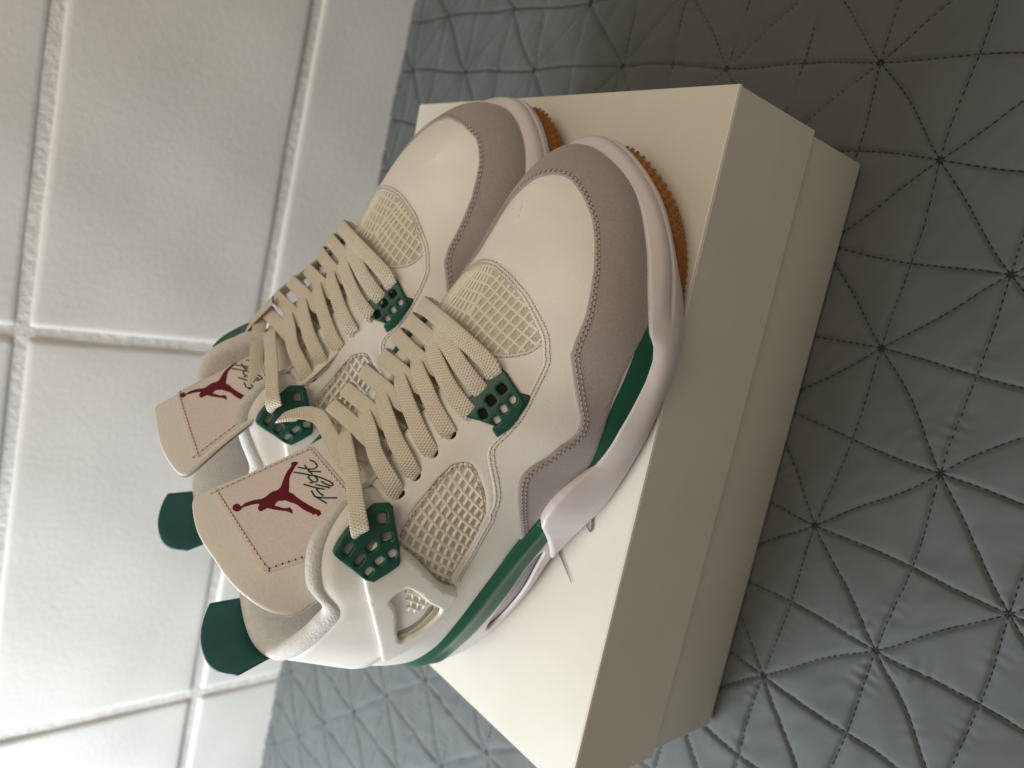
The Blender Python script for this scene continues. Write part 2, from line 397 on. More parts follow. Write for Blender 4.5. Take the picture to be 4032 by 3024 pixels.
class Loop:
    """smooth closed interpolation of rows of control points over u in [0,2]"""
    def __init__(self, ctrl, us):
        self.C = ctrl; self.us = us; n = len(us)
        ue = np.r_[us[-1]-2, us, us[0]+2]
        Ce = np.concatenate([ctrl[-1:], ctrl, ctrl[:1]])
        h = np.diff(ue); sl = (Ce[1:]-Ce[:-1])/h[:, None, None]
        self.T = (sl[:-1]*h[1:, None, None]+sl[1:]*h[:-1, None, None])/(h[:-1]+h[1:])[:, None, None]
    def __call__(self, u):
        u = np.mod(np.atleast_1d(np.asarray(u, float)), 2.0)
        i = np.clip(np.searchsorted(self.us, u, side='right')-1, 0, len(self.us)-1)
        j = (i+1) % len(self.us)
        u0 = self.us[i]; u1 = np.where(j == 0, 2.0, self.us[j]); h = u1-u0; s = ((u-u0)/h)[:, None, None]; h = h[:, None, None]
        return (2*s**3-3*s**2+1)*self.C[i]+(s**3-2*s**2+s)*h*self.T[i]+(-2*s**3+3*s**2)*self.C[j]+(s**3-s**2)*h*self.T[j]
KN = knots(LAT)
SHELL = Loop(ring(LAT, MED), KN)
def S(u, t):
    P = SHELL(u); t = np.atleast_1d(np.asarray(t, float))[:, None]
    return (1-t)**3*P[:, 0]+3*(1-t)**2*t*P[:, 1]+3*(1-t)*t*t*P[:, 2]+t**3*P[:, 3]
def SN(u, t):
    u = np.atleast_1d(np.asarray(u, float)); t = np.clip(np.atleast_1d(np.asarray(t, float)), 0.002, 0.998)
    e = 0.0015
    du = S(u+e, t)-S(u-e, t); dt = S(u, t+e)-S(u, t-e)
    n = np.cross(du, dt); n = n/(np.linalg.norm(n, axis=1)[:, None]+1e-12)
    w = np.clip((t-0.80)/0.18, 0, 1); w = w*w*(3-2*w)*np.clip((0.36-np.abs(np.mod(u, 2)-1))/0.02, 0, 1)      # one normal along the ridge of the toe box
    n = n*(1-w)[:, None]+np.array([0.29, 0.0, 0.957])*w[:, None]
    return n/(np.linalg.norm(n, axis=1)[:, None]+1e-12)
def SH(u, t, h):
    h = np.atleast_1d(np.asarray(h, float)); return S(u, t)+SN(u, t)*h[:, None]
LU, LT = 36.0, 11.0           # rough size of the shell per unit u and t, for spacing only

# pose of the near (right) sneaker on the lid
SH_YAW = BTH+math.radians(-15.0)
_be1 = np.array([math.cos(BTH), math.sin(BTH), 0]); _be2 = np.array([-math.sin(BTH), math.cos(BTH), 0])
SH_O = BXO+_be1*(-0.3224)+_be2*0.1117+np.array([0, 0, BHT+0.0003])
SX = np.array([math.cos(SH_YAW), math.sin(SH_YAW), 0]); SY = np.array([-math.sin(SH_YAW), math.cos(SH_YAW), 0]); SZ = np.array([0, 0, 1.0])
def to_shoe(P):
    d = np.asarray(P)-SH_O; return np.array([d@SX, d@SY, d@SZ])*100
def dir_shoe(d): return np.array([d@SX, d@SY, d@SZ])
EYE = to_shoe(CAM)
# ray casting of picture points on the shell
_nu, _nt = 420, 44
_uu = np.linspace(0, 2, _nu+1); _tt = np.linspace(0, 1, _nt+1)
_UG, _TG = np.meshgrid(_uu, _tt, indexing='ij')
_SP = S(_UG.ravel(), _TG.ravel()); _SF = []
for i in range(_nu):
    for j in range(_nt):
        a, b, c, d = i*(_nt+1)+j, (i+1)*(_nt+1)+j, (i+1)*(_nt+1)+j+1, i*(_nt+1)+j+1
        _SF += [(a, b, c), (a, c, d)]
_BVH = BVHTree.FromPolygons([tuple(p) for p in _SP], _SF)
_UVF = np.stack([_UG.ravel(), _TG.ravel()], 1)
def bary_uv(loc, fi, P, F_, UV):
    a, b, c = (P[k] for k in F_[fi]); v0, v1, v2 = b-a, c-a, np.array(loc)-a
    d00, d01, d11, d20, d21 = v0@v0, v0@v1, v1@v1, v2@v0, v2@v1
    den = d00*d11-d01*d01
    if abs(den) < 1e-14: return UV[F_[fi][0]]
    v = (d11*d20-d01*d21)/den; w = (d00*d21-d01*d20)/den
    return UV[F_[fi][0]]*(1-v-w)+UV[F_[fi][1]]*v+UV[F_[fi][2]]*w
def uvt(px, py):
    d = dir_shoe(ray(px, py)); loc, nrm, fi, dist = _BVH.ray_cast(Vector(EYE), Vector(d))
    if loc is None:
        loc, nrm, fi, dist = _BVH.find_nearest(Vector(EYE+d*30))
        best = None
        for s in np.linspace(18, 46, 57):
            l, n, f, di = _BVH.find_nearest(Vector(EYE+d*s))
            if best is None or di < best[2]: best = (l, f, di)
        loc, fi = best[0], best[1]
    return bary_uv(loc, fi, _SP, _SF, _UVF)
ZM = dict(A1=(1600,1000,.27125),A2=(1300,1300,.27125),A3=(1200,1600,.27125),A4=(1150,1850,.36166),A5=(740,1750,.27125),A6=(800,2150,.31646),A7=(1500,2050,.36166),A8=(1900,1600,.36166),B1=(2000,500,.36166),B2=(2200,1000,.27125),B3=(1400,700,.27125),B4=(1000,950,.31646),B5=(580,1250,.31646),B6=(580,1700,.27125),B7=(1800,380,.27125),Z1=(560,1500,.7231),Z2=(1500,1000,.7836))
def pixs(*parts):
    out, z = [], None
    for s in parts:
        if isinstance(s, str): z = ZM[s]; continue
        out += [(z[0]+x*z[2], z[1]+y*z[2]) for x, y in s]
    return out
def trace(*parts, n=4, smooth=True):
    q = np.array(pixs(*parts))
    if smooth and n > 1: q = catmull(q, n)
    return np.array([uvt(*p) for p in q])
def mirror_uv(P): return np.stack([2-P[:, 0], P[:, 1]], 1)

# ------------------------------------------------------------------ panels that lie on the shell
def in_poly(P, poly):
    x, y = P[:, 0], P[:, 1]; ins = np.zeros(len(P), bool); n = len(poly)
    xj, yj = poly[-1]
    for xi, yi in poly:
        c = ((yi > y) != (yj > y)) & (x < (xj-xi)*(y-yi)/((yj-yi) if yj != yi else 1e-12)+xi)
        ins ^= c; xj, yj = xi, yi
    return ins
def seg_dist(P, segs):
    if len(segs) == 0: return np.full(len(P), 9.0)
    d = np.full(len(P), 9e9)
    A = segs[:, 0]; B = segs[:, 1]; AB = B-A; L2 = (AB**2).sum(1)+1e-12
    for k in range(len(A)):
        t = np.clip(((P-A[k])@AB[k])/L2[k], 0, 1); q = P-A[k]-t[:, None]*AB[k]; d = np.minimum(d, np.hypot(q[:, 0], q[:, 1]))
    return d
def fill(poly, holes, res, rings=(0.03, 0.08)):
    """triangulate a polygon (metric plane) with inset rings and interior points"""
    def dens(p):
        p = np.asarray(p); return resample(np.vstack([p, p[:1]]), res*0.7)[:-1]
    loops = [dens(poly)]+[dens(h) for h in holes]
    segs = np.concatenate([np.stack([l, np.roll(l, -1, 0)], 1) for l in loops])
    lo, hi = loops[0].min(0), loops[0].max(0)
    xs = np.arange(lo[0], hi[0]+res, res); ys = np.arange(lo[1], hi[1]+res, res*0.866)
    G = np.array([(x+(k % 2)*res/2, y) for k, y in enumerate(ys) for x in xs])
    def inside(Q):
        m = in_poly(Q, loops[0])
        for h in loops[1:]: m &= ~in_poly(Q, h)
        return m
    G = G[inside(G)]; G = G[seg_dist(G, segs) > max(rings)+res*0.3] if len(G) else G
    pts = [l for l in loops]
    for r in rings:
        for l in loops:
            t = np.roll(l, -1, 0)-np.roll(l, 1, 0); t /= np.linalg.norm(t, axis=1)[:, None]+1e-12; n = np.stack([-t[:, 1], t[:, 0]], 1)
            for sg in (1, -1):
                q = l+n*r*sg; q = q[inside(q)]
                if len(q): q = q[seg_dist(q, segs) > r*0.8]
                if len(q): pts.append(q)
    pts.append(G)
    allp = np.concatenate([p for p in pts if len(p)])
    edges = []; o = 0
    for l in loops:
        n = len(l); edges += [(o+i, o+(i+1) % n) for i in range(n)]; o += n
    res_ = delaunay_2d_cdt([Vector(p) for p in allp], edges, [], 0, 1e-5)
    V = np.array([(v.x, v.y) for v in res_[0]]); Fc = np.array(res_[2])
    cen = V[Fc].mean(1); Fc = Fc[inside(cen)]
    used = np.unique(Fc); mp = -np.ones(len(V), int); mp[used] = np.arange(len(used))
    return V[used], mp[Fc], segs
def seam_filter(segs, u_seams=(), t_seams=()):
    keep = []
    for s in segs:
        m = s.mean(0)
        if any(abs(m[0]/LU-u) < 2e-4 for u in u_seams) or any(abs(m[1]/LT-t) < 2e-4 for t in t_seams): continue
        keep.append(s)
    return np.array(keep) if keep else np.zeros((0, 2, 2))
SC = 0.01
def panel_geo(poly_uv, holes_uv=(), off=0.05, thick=0.12, r=0.08, res=0.2, sink=0.06, u_seams=(), t_seams=(), relief=None, surf=None, lt=None):
    sc = np.array([LU, lt or LT])
    V, Fc, segs = fill(np.asarray(poly_uv)*sc, [np.asarray(h)*sc for h in holes_uv], res, rings=(r*0.3, r))
    free = seam_filter(segs, u_seams, [t*sc[1]/LT for t in t_seams])
    d = seg_dist(V, free)
    q = np.clip(d/r, 0, 1); h = off+thick*np.sqrt(np.clip(1-(1-q)**2, 0, 1))
    h = np.where(d < 1e-4, off-sink, h)
    uv = V/sc
    if relief is not None: h = h+relief(uv, d)*(d > 1e-4)
    return (surf or SH)(uv[:, 0], uv[:, 1], h), Fc
def join_geo(gs):
    Vs, Fs, o = [], [], 0
    for V, Fc in gs:
        Vs.append(np.asarray(V)); Fs += [tuple(int(k)+o for k in f) for f in Fc]; o += len(V)
    return np.concatenate(Vs), Fs
def shell_part(name, geos, material, parent, weld=False):
    V, Fc = join_geo(geos)
    o = link_mesh(name, np.asarray(V)*SC, Fc, material, parent)
    bm = bmesh.new(); bm.from_mesh(o.data)
    if weld: bmesh.ops.remove_doubles(bm, verts=bm.verts, dist=0.00006)
    bmesh.ops.recalc_face_normals(bm, faces=bm.faces)
    bm.to_mesh(o.data); bm.free()
    return o
# ------------------------------------------------------------------ outlines read off the photograph, laid on the shell
vamp_edge = trace('A1', [(1060,232),(1200,215),(1330,270),(1480,400),(1600,540),(1700,660),(1790,830),(1880,1020),(1950,1180),(1975,1320),(1970,1500),(1950,1640)],
                  'A8', [(380,70),(300,175),(215,270),(130,350),(60,430),(38,520),(50,640),(75,760),(95,880),(100,970),(85,1080),(40,1165)],
                  'A4', [(2120,520),(2050,640),(1970,790),(1900,920),(1830,1040),(1765,1150),(1740,1230)])
wing_seam = trace('A7', [(800,700),(700,870),(600,990),(480,1100),(330,1250),(150,1370),(50,1400)])
mud_top = trace('B1', [(450,555),(530,550),(620,570),(700,620),(770,710),(830,810),(880,930),(915,1040),(930,1170),(935,1300),(932,1420),(928,1520)],
                'B2', [(500,220),(470,400),(440,580),(400,780),(360,930),(300,1080),(230,1240),(180,1400),(160,1520)],
                'A8', [(1010,0),(1030,100),(1020,200),(980,290),(900,360),(790,430),(680,530),(560,600),(450,680),(390,760),(365,850),(355,1000),(365,1200),(380,1400),(388,1530)])
mud_low = trace('B2', [(1290,1110),(1200,1270),(1100,1440),(1020,1570)], 'A8', [(1385,0),(1365,130),(1340,250),(1310,430),(1275,560),(1245,650),(1150,700),(1040,765),(930,840),(840,920),(760,1010),(710,1100),(685,1200),(680,1290),(600,1350),(500,1440),(430,1510)])
vamp_edge = vamp_edge[vamp_edge[:, 0] < 0.735]; vamp_edge = np.vstack([[(0.7285, 1.0)], vamp_edge])
mud_far = trace('B1', [(450,555),(330,595),(200,690),(100,790),(0,920)], 'A1', [(1100,0)])[::-1]
mud_back = mirror_uv(mud_top[mud_top[:, 0] < 0.66])[::-1]
mud_back = mud_back[mud_back[:, 0] > mud_far[0][0]+0.03]
mud_line = np.vstack([mud_back, mud_far[:-1], mud_top])          # inner side, round the toe, outer side
side_net = trace('Z1', [(1690,455),(1750,440),(1800,455),(1835,520),(1865,610),(1868,700),(1848,760),(1800,860),(1740,960),(1690,1040),(1660,1100),(1600,1085),(1540,1025),(1460,940),(1395,890),(1390,820),(1450,730),(1540,620),(1620,520)], n=5)
wing_out = trace('Z1', [(1172,985),(1192,1060),(1218,1160),(1250,1280),(1278,1390),(1296,1462),(1345,1452),(1420,1410),(1500,1350),(1580,1270),(1650,1180),(1692,1115),(1660,1100),(1610,1078),(1540,1010),(1460,930),(1390,880),(1360,835),(1270,830)], n=3)
wing_hole = trace('Z1', [(1337,1150),(1350,1125),(1395,1092),(1430,1083),(1480,1110),(1540,1160),(1592,1188),(1585,1225),(1510,1295),(1440,1335),(1388,1360),(1370,1285)], n=3)
wing_clear = trace('Z1', [(1590,1192),(1588,1225),(1512,1298),(1442,1340),(1386,1364),(1383,1343),(1440,1318),(1505,1272),(1560,1212)], n=3)
wing_grey = trace('Z1', [(1570,1180),(1560,1216),(1505,1276),(1440,1322),(1383,1347),(1381,1328),(1440,1300),(1500,1255),(1540,1200)], n=3)
wing_net = trace('Z1', [(1420,1084),(1480,1110),(1550,1168),(1510,1205),(1460,1225),(1438,1215),(1425,1150)], n=3)
tab_out = trace('A4', [(865,402),(1040,390),(1080,420),(1090,500),(1115,620),(1140,740),(1140,900),(1120,940),(1000,1020),(850,1110),(760,1090),(620,990),(440,870),(430,840),(470,760),(560,640),(650,560),(760,480)], n=1)
def rect_hole(cx, cy, w, h, ang, z='A4'):
    ca, sa = math.cos(math.radians(ang)), math.sin(math.radians(ang)); pts = []
    for k in range(32):
        a = 2*math.pi*k/32; x = w*math.copysign(abs(math.cos(a))**0.28, math.cos(a)); y = h*math.copysign(abs(math.sin(a))**0.28, math.sin(a))
        pts.append((cx+x*ca-y*sa, cy+x*sa+y*ca))
    return trace(z, pts, n=1)
tab_holes = [rect_hole(955,515,50,42,-5), rect_hole(1003,668,52,38,-18), rect_hole(1052,825,40,38,-25), rect_hole(840,765,55,36,-35), rect_hole(915,897,46,34,-35), rect_hole(590,792,62,36,-55), rect_hole(703,893,60,34,-52), rect_hole(800,1003,46,32,-48)]
toe_tab = trace('Z2', [(600,562),(640,600),(690,680),(722,745),(690,810),(650,868),(600,868),(500,835),(405,812),(392,797),(440,740),(500,665),(560,590)], n=1)
toe_strap = trace('Z2', [(660,640),(700,695),(757,708),(735,760),(690,820),(640,880),(580,918),(555,872),(610,830),(680,740)], n=1)
toe_holes = [rect_hole(612,680,22,21,-40,'Z2'), rect_hole(558,737,21,22,-40,'Z2'), rect_hole(518,800,18,23,-20,'Z2'), rect_hole(663,732,17,17,-40,'Z2'), rect_hole(617,776,16,19,-30,'Z2'), rect_hole(583,829,16,17,-30,'Z2')]
eye_px = [(1954,1486),(1900,1545),(1853,1623),(1774,1709),(1704,1782),(1635,1872),(1565,1948),(1410,2081)]
EYES = [uvt(*q) for q in eye_px]
flap_seam = trace('A4', [(1115,620),(1075,470),(1010,340),(940,240),(880,180)], n=2)
u_flap = float(flap_seam[-1][0])
net_rear = trace('A1', [(1230,1440),(1400,1455),(1550,1450),(1680,1430),(1800,1390),(1900,1320),(1960,1270)], n=2)
U_TH = float(net_rear[0][0])                       # where the throat begins
BACK_SEAM = 0.0
def circle_uv(c, rad, n=18):
    return np.array([(c[0]+rad*math.cos(2*math.pi*k/n)/LU, c[1]+rad*math.sin(2*math.pi*k/n)/LT) for k in range(n)])
def lin(a, b, n): return np.linspace(np.array(a, float), np.array(b, float), n)
# leather vamp and lower quarter
vw = vamp_edge
tw = wing_seam
poly_vamp = np.vstack([vw, tw, [(0.0, float(tw[-1][1])+0.005)], lin((0, 0), (1, 0), 40), lin((1, 0), (1, 1), 12)[1:], lin((1, 1), (0.7285, 1.0), 14)[1:-1]])
# suede mudguard
tail = mud_top[-1]
def t_at_z(u, z):
    ts = np.linspace(0, 0.5, 200); zz = S(np.full(200, u), ts)[:, 2]; return float(ts[int(np.argmax(zz >= z))])
_gz = [(16.3,0),(16.8,2.2),(17.4,2.4),(18.3,2.68),(19.3,2.86),(20.3,2.96),(21.5,2.98),(22.5,2.82),(23.3,2.55),(23.8,0)]
def u_of_x(x): return float(np.interp(x, [q[0][0] for q in LAT], KN[:17]))
green_edge = [(u_of_x(x), t_at_z(u_of_x(x), z) if z else 0.0) for x, z in _gz]
low = [(u, 0.0) for u in np.linspace(float(tail[0]), green_edge[0][0]-0.01, 14)]+green_edge+[(u, 0.0) for u in np.linspace(green_edge[-1][0]+0.01, 1.0, 14)]
def mud_outline(line): return np.vstack([line, low, [(2-u, t) for u, t in low[::-1]][1:]])
poly_mud = mud_outline(mud_line)
_mt = mud_top[mud_top[:, 0] < 0.915]; _t0 = float(_mt[0][1])
mud_sym = np.vstack([mirror_uv(_mt)[::-1], catmull(np.array([(1.085, _t0), (1.045, _t0+0.075), (1.0, _t0+0.10), (0.955, _t0+0.075), (0.915, _t0)]), 6)[1:-1], _mt])
# eyestay
i0 = int(np.argmin(np.hypot((vw[:, 0]-net_rear[-1][0])*LU, (vw[:, 1]-net_rear[-1][1])*LT)))
eye_low = vw[i0:].copy(); eye_low[:, 1] -= 0.022
wing_top = trace('Z1', [(1600,1100),(1540,1040),(1450,950),(1385,890)], n=1)
poly_eye = np.vstack([net_rear, eye_low, wing_top, flap_seam, [(u_flap, 0.995)], lin((u_flap, 0.995), (U_TH-0.004, 0.995), 40)[1:]])
eye_holes = [side_net]+[circle_uv((e[0], e[1]-0.010), 0.24) for e in EYES[3:7]]
# padded collar round the heel
poly_col = np.vstack([flap_seam, [(u_flap, 0.985)], lin((u_flap, 0.985), (0.0, 0.985), 50)[1:], [(0.0, float(tw[-1][1])-0.02)], (tw+np.array([0, -0.015]))[::-1], wing_top[::1]])

def stitch_geo(path_uv, off_cm, h, pitch=0.27, closed=False):
    """row of stitches running beside a path: thread dashes and the needle holes"""
    P = np.asarray(path_uv)*np.array([LU, LT])
    X3 = None
    P = resample(P, 0.1)
    t = np.gradient(P, axis=0); t /= np.linalg.norm(t, axis=1)[:, None]+1e-9; n = np.stack([-t[:, 1], t[:, 0]], 1)
    Q = (P+n*off_cm)/np.array([LU, LT])
    X3 = SH(Q[:, 0], np.clip(Q[:, 1], 0, 1), np.full(len(Q), h)); N3 = SN(Q[:, 0], Q[:, 1])
    d = np.r_[0, np.cumsum(np.linalg.norm(np.diff(X3, axis=0), axis=1))]
    m = int(d[-1]/pitch); th, ho = [], []
    def at(s): return np.array([np.interp(s, d, X3[:, k]) for k in range(3)]), np.array([np.interp(s, d, N3[:, k]) for k in range(3)])
    for k in range(m):
        a, na = at((k+0.16)*pitch); b, nb = at((k+0.84)*pitch); c = (a+b)/2; tt = (b-a)/(np.linalg.norm(b-a)+1e-9); w = np.cross(na, tt)*0.042
        V = [a-w*.5, a+na*.0, a+w*.5, c-w+na*.0, c+na*.05, c+w, b-w*.5, b, b+w*.5]
        th.append((V, [(0,3,4,1),(1,4,5,2),(3,6,7,4),(4,7,8,5)]))
        a, na = at(k*pitch); tt2 = tt; w = np.cross(na, tt2)
        V = [a+na*.012+(math.cos(q)*tt2*0.030+math.sin(q)*w*0.028) for q in np.linspace(0, 2*math.pi, 7)[:-1]]
        ho.append((V, [(0,1,2,3),(0,3,4,5)]))
    return th, ho
def lattice(z, o, a, na, b, nb):
    O, A_, B_ = trace(z, [o, (o[0]+a[0]*na, o[1]+a[1]*na), (o[0]+b[0]*nb, o[1]+b[1]*nb)], n=1)
    return O, (A_-O)/na, (B_-O)/nb
def net_geo(poly_uv, lat, f, rad=0.05, h0=0.03):
    """moulded lattice: bars along two directions, clipped to the outline"""
    O, av, bv_ = lat; poly = np.asarray(poly_uv); gs = []
    for dirv, stp, hh in ((av, bv_, h0), (bv_, av, h0+0.012)):
        for k in range(-22, 23):
            P = O+stp*(k+0.5)+dirv*np.linspace(-22, 22, 880)[:, None]
            ok = in_poly(P, poly) & (P[:, 1] < 1.0) & (P[:, 1] > 0)
            i = 0
            while i < len(P):
                if not ok[i]: i += 1; continue
                j = i
                while j+1 < len(P) and ok[j+1]: j += 1
                if j-i > 6:
                    Q = P[i:j+1:4]
                    if len(Q) > 1: gs.append(bar(f(Q), rad, hh))
                i = j+1
    return gs
def bar(Q, rad, h0):
    X = S(Q[:, 0], Q[:, 1]); N = SN(Q[:, 0], Q[:, 1]); t = np.gradient(X, axis=0); t /= np.linalg.norm(t, axis=1)[:, None]+1e-9
    w = np.cross(N, t); V = []
    prof = [(-1.25, -0.3), (-0.8, 0.75), (0, 1.1), (0.8, 0.75), (1.25, -0.3)]
    for i in range(len(X)):
        for (s, hh) in prof: V.append(X[i]+w[i]*rad*s+N[i]*(h0+rad*hh))
    return V, grid_faces(len(X), 5)
def tube_geo(X, rad, seg=6):
    X = np.asarray(X); t = np.gradient(X, axis=0); t /= np.linalg.norm(t, axis=1)[:, None]+1e-9
    up = np.array([0, 0, 1.0]); V = []
    for i in range(len(X)):
        a = np.cross(t[i], up); a /= np.linalg.norm(a)+1e-9; b = np.cross(a, t[i])
        rr = rad if np.isscalar(rad) else rad[i]
        V += [X[i]+(a*math.cos(q)+b*math.sin(q))*rr for q in np.linspace(0, 2*math.pi, seg+1)[:-1]]
    return V, grid_faces(len(X), seg, closed=True)

LAT_SIDE = lattice('A4', (1270,580), (78,-107), 4, (73,60), 4)
LAT_VAMP = lattice('A1', (1240,860), (88,80), 5, (-108,133), 3)
poly_vnet = np.vstack([[(0.652, 1.0)], net_rear, vw[:i0+1][::-1]])

# ------------------------------------------------------------------ tongue surface
_tc = catmull([(20.2,7.0),(17.5,8.0),(15.0,9.15),(13.0,10.6),(11.5,12.3),(10.0,14.1),(8.4,16.0),(6.8,17.9)], 12)
_td = np.r_[0, np.cumsum(np.linalg.norm(np.diff(_tc, axis=0), axis=1))]; TL = _td[-1]
def tng(a, s, h=0.0):
    """a = sideways in cm (+ towards the inner side), s = along in cm from the toe end"""
    a = np.asarray(a, float); s = np.asarray(s, float)
    x = np.interp(s, _td, _tc[:, 0]); z = np.interp(s, _td, _tc[:, 1])
    e = 0.4
    tx = np.interp(s+e, _td, _tc[:, 0])-np.interp(s-e, _td, _tc[:, 0]); tz = np.interp(s+e, _td, _tc[:, 1])-np.interp(s-e, _td, _tc[:, 1])
    l = np.hypot(tx, tz)+1e-9; nx, nz = tz/l, -tx/l
    k = 0.016*(a-0.6)**2+0.30*np.clip(-(a+0.9), 0, None)**2-h          # the outer edge curls back into the shoe
    return np.stack([x-nx*k, a+0*s, z-nz*k], -1)
_ag, _sg = np.meshgrid(np.linspace(-6, 6, 49), np.linspace(0, TL, 90), indexing='ij')
_TP = tng(_ag.ravel(), _sg.ravel()); _TF = []
for i in range(48):
    for j in range(89):
        a, b, c, d = i*90+j, (i+1)*90+j, (i+1)*90+j+1, i*90+j+1
        _TF += [(a, b, c), (a, c, d)]
_TB = BVHTree.FromPolygons([tuple(p) for p in _TP], _TF); _TUV = np.stack([_ag.ravel(), _sg.ravel()], 1)
def tas(px, py):
    d = dir_shoe(ray(px, py)); loc, n, fi, di = _TB.ray_cast(Vector(EYE), Vector(d))
    if loc is None: return np.array([9.0, 9.0])
    return bary_uv(loc, fi, _TP, _TF, _TUV)
def ttrace(*parts, n=1):
    q = np.array(pixs(*parts)); q = catmull(q, n) if n > 1 else q
    return np.array([tas(*p) for p in q])
flap_med = ttrace('A5', [(1500,170),(900,440),(400,640),(230,710),(130,770),(80,850),(72,920)], n=3)
flap_top = ttrace('A5', [(72,920),(90,1080),(150,1290),(250,1480)], 'A6', [(120,140),(350,470),(600,690),(800,810),(1000,865),(1150,845),(1300,760),(1460,640)], n=3)
label_c = ttrace('A5', [(375,720),(1840,55)], 'A6', [(795,388)])
LQ = np.vstack([label_c[0], label_c[1], label_c[1]+label_c[2]-label_c[0], label_c[2]])
JUMP = [(800,935),(880,885),(980,850),(1120,830),(1165,800),(1200,765),(1250,730),(1340,700),(1380,655),(1400,590),(1430,510),(1470,430),(1510,385),(1530,355),(1510,345),(1540,335),(1515,320),(1530,295),(1580,292),(1645,300),(1600,345),(1575,385),(1545,440),(1510,500),(1500,560),(1500,650),(1495,730),(1560,760),(1620,815),(1700,870),(1770,910),(1840,950),(1890,985),(1940,990),(1965,1045),(1930,1105),(1900,1075),(1885,1050),(1840,1070),(1825,1045),(1770,1025),(1690,980),(1640,940),(1590,905),(1500,880),(1440,850),(1410,865),(1350,860),(1310,885),(1290,930),(1350,945),(1430,970),(1475,965),(1500,935),(1510,960),(1545,985),(1540,1005),(1560,1035),(1545,1080),(1510,1025),(1440,1010),(1350,1000),(1250,985),(1190,965),(1155,975),(1130,1005),(1080,1018),(1045,990),(1045,955),(1060,930),(1070,905),(1030,905),(950,920),(880,940),(812,965),(805,990),(775,1015),(740,1020),(700,1008),(678,980),(678,945),(700,915),(740,900),(780,908)]
JUMP_AS = ttrace('A5', JUMP)
SCRIPT = [[(1820,715),(1850,765),(1885,805),(2040,820),(2190,818)], [(1885,805),(1960,850),(2040,900)], [(1890,690),(1930,740),(1995,790)],
          [(1710,620),(1820,655),(1920,680),(2010,695)], [(1880,625),(1980,650),(2090,673)], [(1797,595),(1838,607)],
          [(1910,575),(1870,590),(1820,570),(1775,520),(1790,500),(1850,495),(1900,540),(1912,575)], [(1850,490),(1960,530),(2080,580),(2132,625),(2105,645),(2040,625),(1960,580)],
          [(1565,445),(1680,465),(1790,485)], [(1775,435),(1860,435),(1960,442)], [(1720,345),(1760,400),(1830,480)],
          [(1625,375),(1730,395),(1830,402),(1890,380),(1898,345),(1860,295),(1795,270)]]
SCRIPT_AS = [ttrace('A5', s, n=5) for s in SCRIPT]

# ------------------------------------------------------------------ sole
SL = [
 [(1.5,-.5,.3),(.9,-.5,.8),(.8,-.5,2.8),(1.15,-.5,5.0)],
 [(2.3,1.5,.1),(1.8,1.9,.7),(1.7,2.15,2.8),(2.0,1.95,5.0)],
 [(4.2,2.7,0),(4.1,3.0,.6),(4.1,3.35,2.7),(4.2,3.2,4.9)],
 [(6.5,3.5,0),(6.5,3.8,.6),(6.5,4.05,2.5),(6.5,3.85,4.55)],
 [(8.6,4.0,0),(8.6,4.3,.6),(8.6,4.45,2.3),(8.6,4.15,4.2)],
 [(10.2,4.2,0),(10.2,4.5,.55),(10.2,4.65,2.2),(10.2,4.4,3.85)],
 [(11.6,4.5,0),(11.6,4.75,.5),(11.6,4.9,2.0),(11.6,4.6,3.6)],
 [(12.7,4.7,0),(12.7,4.95,.42),(12.7,5.1,1.9),(12.7,4.8,3.3)],
 [(13.8,4.95,0),(13.8,5.3,.35),(13.8,5.45,1.8),(13.8,5.05,3.2)],
 [(16.0,5.4,0),(16.0,5.8,.3),(16.0,5.95,1.3),(16.0,5.45,2.35)],
 [(18.3,5.7,0),(18.3,6.1,.3),(18.3,6.2,1.0),(18.3,5.85,1.6)],
 [(20.3,5.7,0),(20.3,6.05,.3),(20.3,6.15,1.0),(20.3,5.8,1.6)],
 [(22.5,5.4,0),(22.6,5.75,.3),(22.7,5.9,1.15),(22.7,5.55,2.0)],
 [(24.6,4.75,0),(24.6,4.95,.4),(24.7,5.2,1.5),(24.7,4.9,2.75)],
 [(26.7,3.95,.1),(26.6,4.0,1.5),(26.8,4.2,2.0),(26.6,3.85,3.0)],
 [(28.5,2.45,.35),(28.4,2.4,1.8),(28.5,2.55,2.35),(28.2,2.3,3.1)],
 [(30.0,-.9,.95),(29.75,-.9,2.1),(29.85,-.9,2.7),(29.3,-.9,3.3)]]
_mw = [None, 2.9, 3.9, 4.05, 3.8, 3.6, 3.5, 3.5, 3.6, 4.1, 4.7, 5.0, 5.0, 4.8, 4.2, 3.2]
_lw = [None, 1.95, 3.2, 3.85, 4.15, 4.4, 4.6, 4.8, 5.0, 5.4, 5.8, 5.8, 5.55, 4.9, 3.85, 2.3]
SM = [None]+[[(x, y+(_mw[i]-_lw[i]), z) for x, y, z in SL[i]] for i in range(1, 16)]
SOLE = Loop(ring(SL, SM), KN)
_hx = [13.0,13.4,13.8,14.2,14.65,15.2,15.65,16.1,16.55,16.95,17.6,18.9,20.0,21.4,22.4,23.0,23.45,24.3]
_hz = [3.2,3.25,3.3,3.35,3.35,3.22,3.0,2.72,2.4,2.15,2.08,1.98,1.76,1.55,1.62,1.9,2.35,2.66]
def W(u, t):
    """sole wall: t=0 lower edge of the foam, t=1 where it meets the upper"""
    P = SOLE(u); t = np.atleast_1d(np.asarray(t, float))[:, None]
    top = P[:, 3].copy(); x = top[:, 0]          # the foam rises in a hump behind the arch and dips under the green inset
    top[:, 2] += np.where((x > 13.0) & (x < 24.3), np.interp(x, _hx, _hz)-top[:, 2], 0.0)
    P = P.copy(); P[:, 3] = top
    c = 2*P[:, 2]-0.5*(P[:, 1]+P[:, 3])
    return (1-t)**2*P[:, 1]+2*t*(1-t)*c+t*t*P[:, 3]
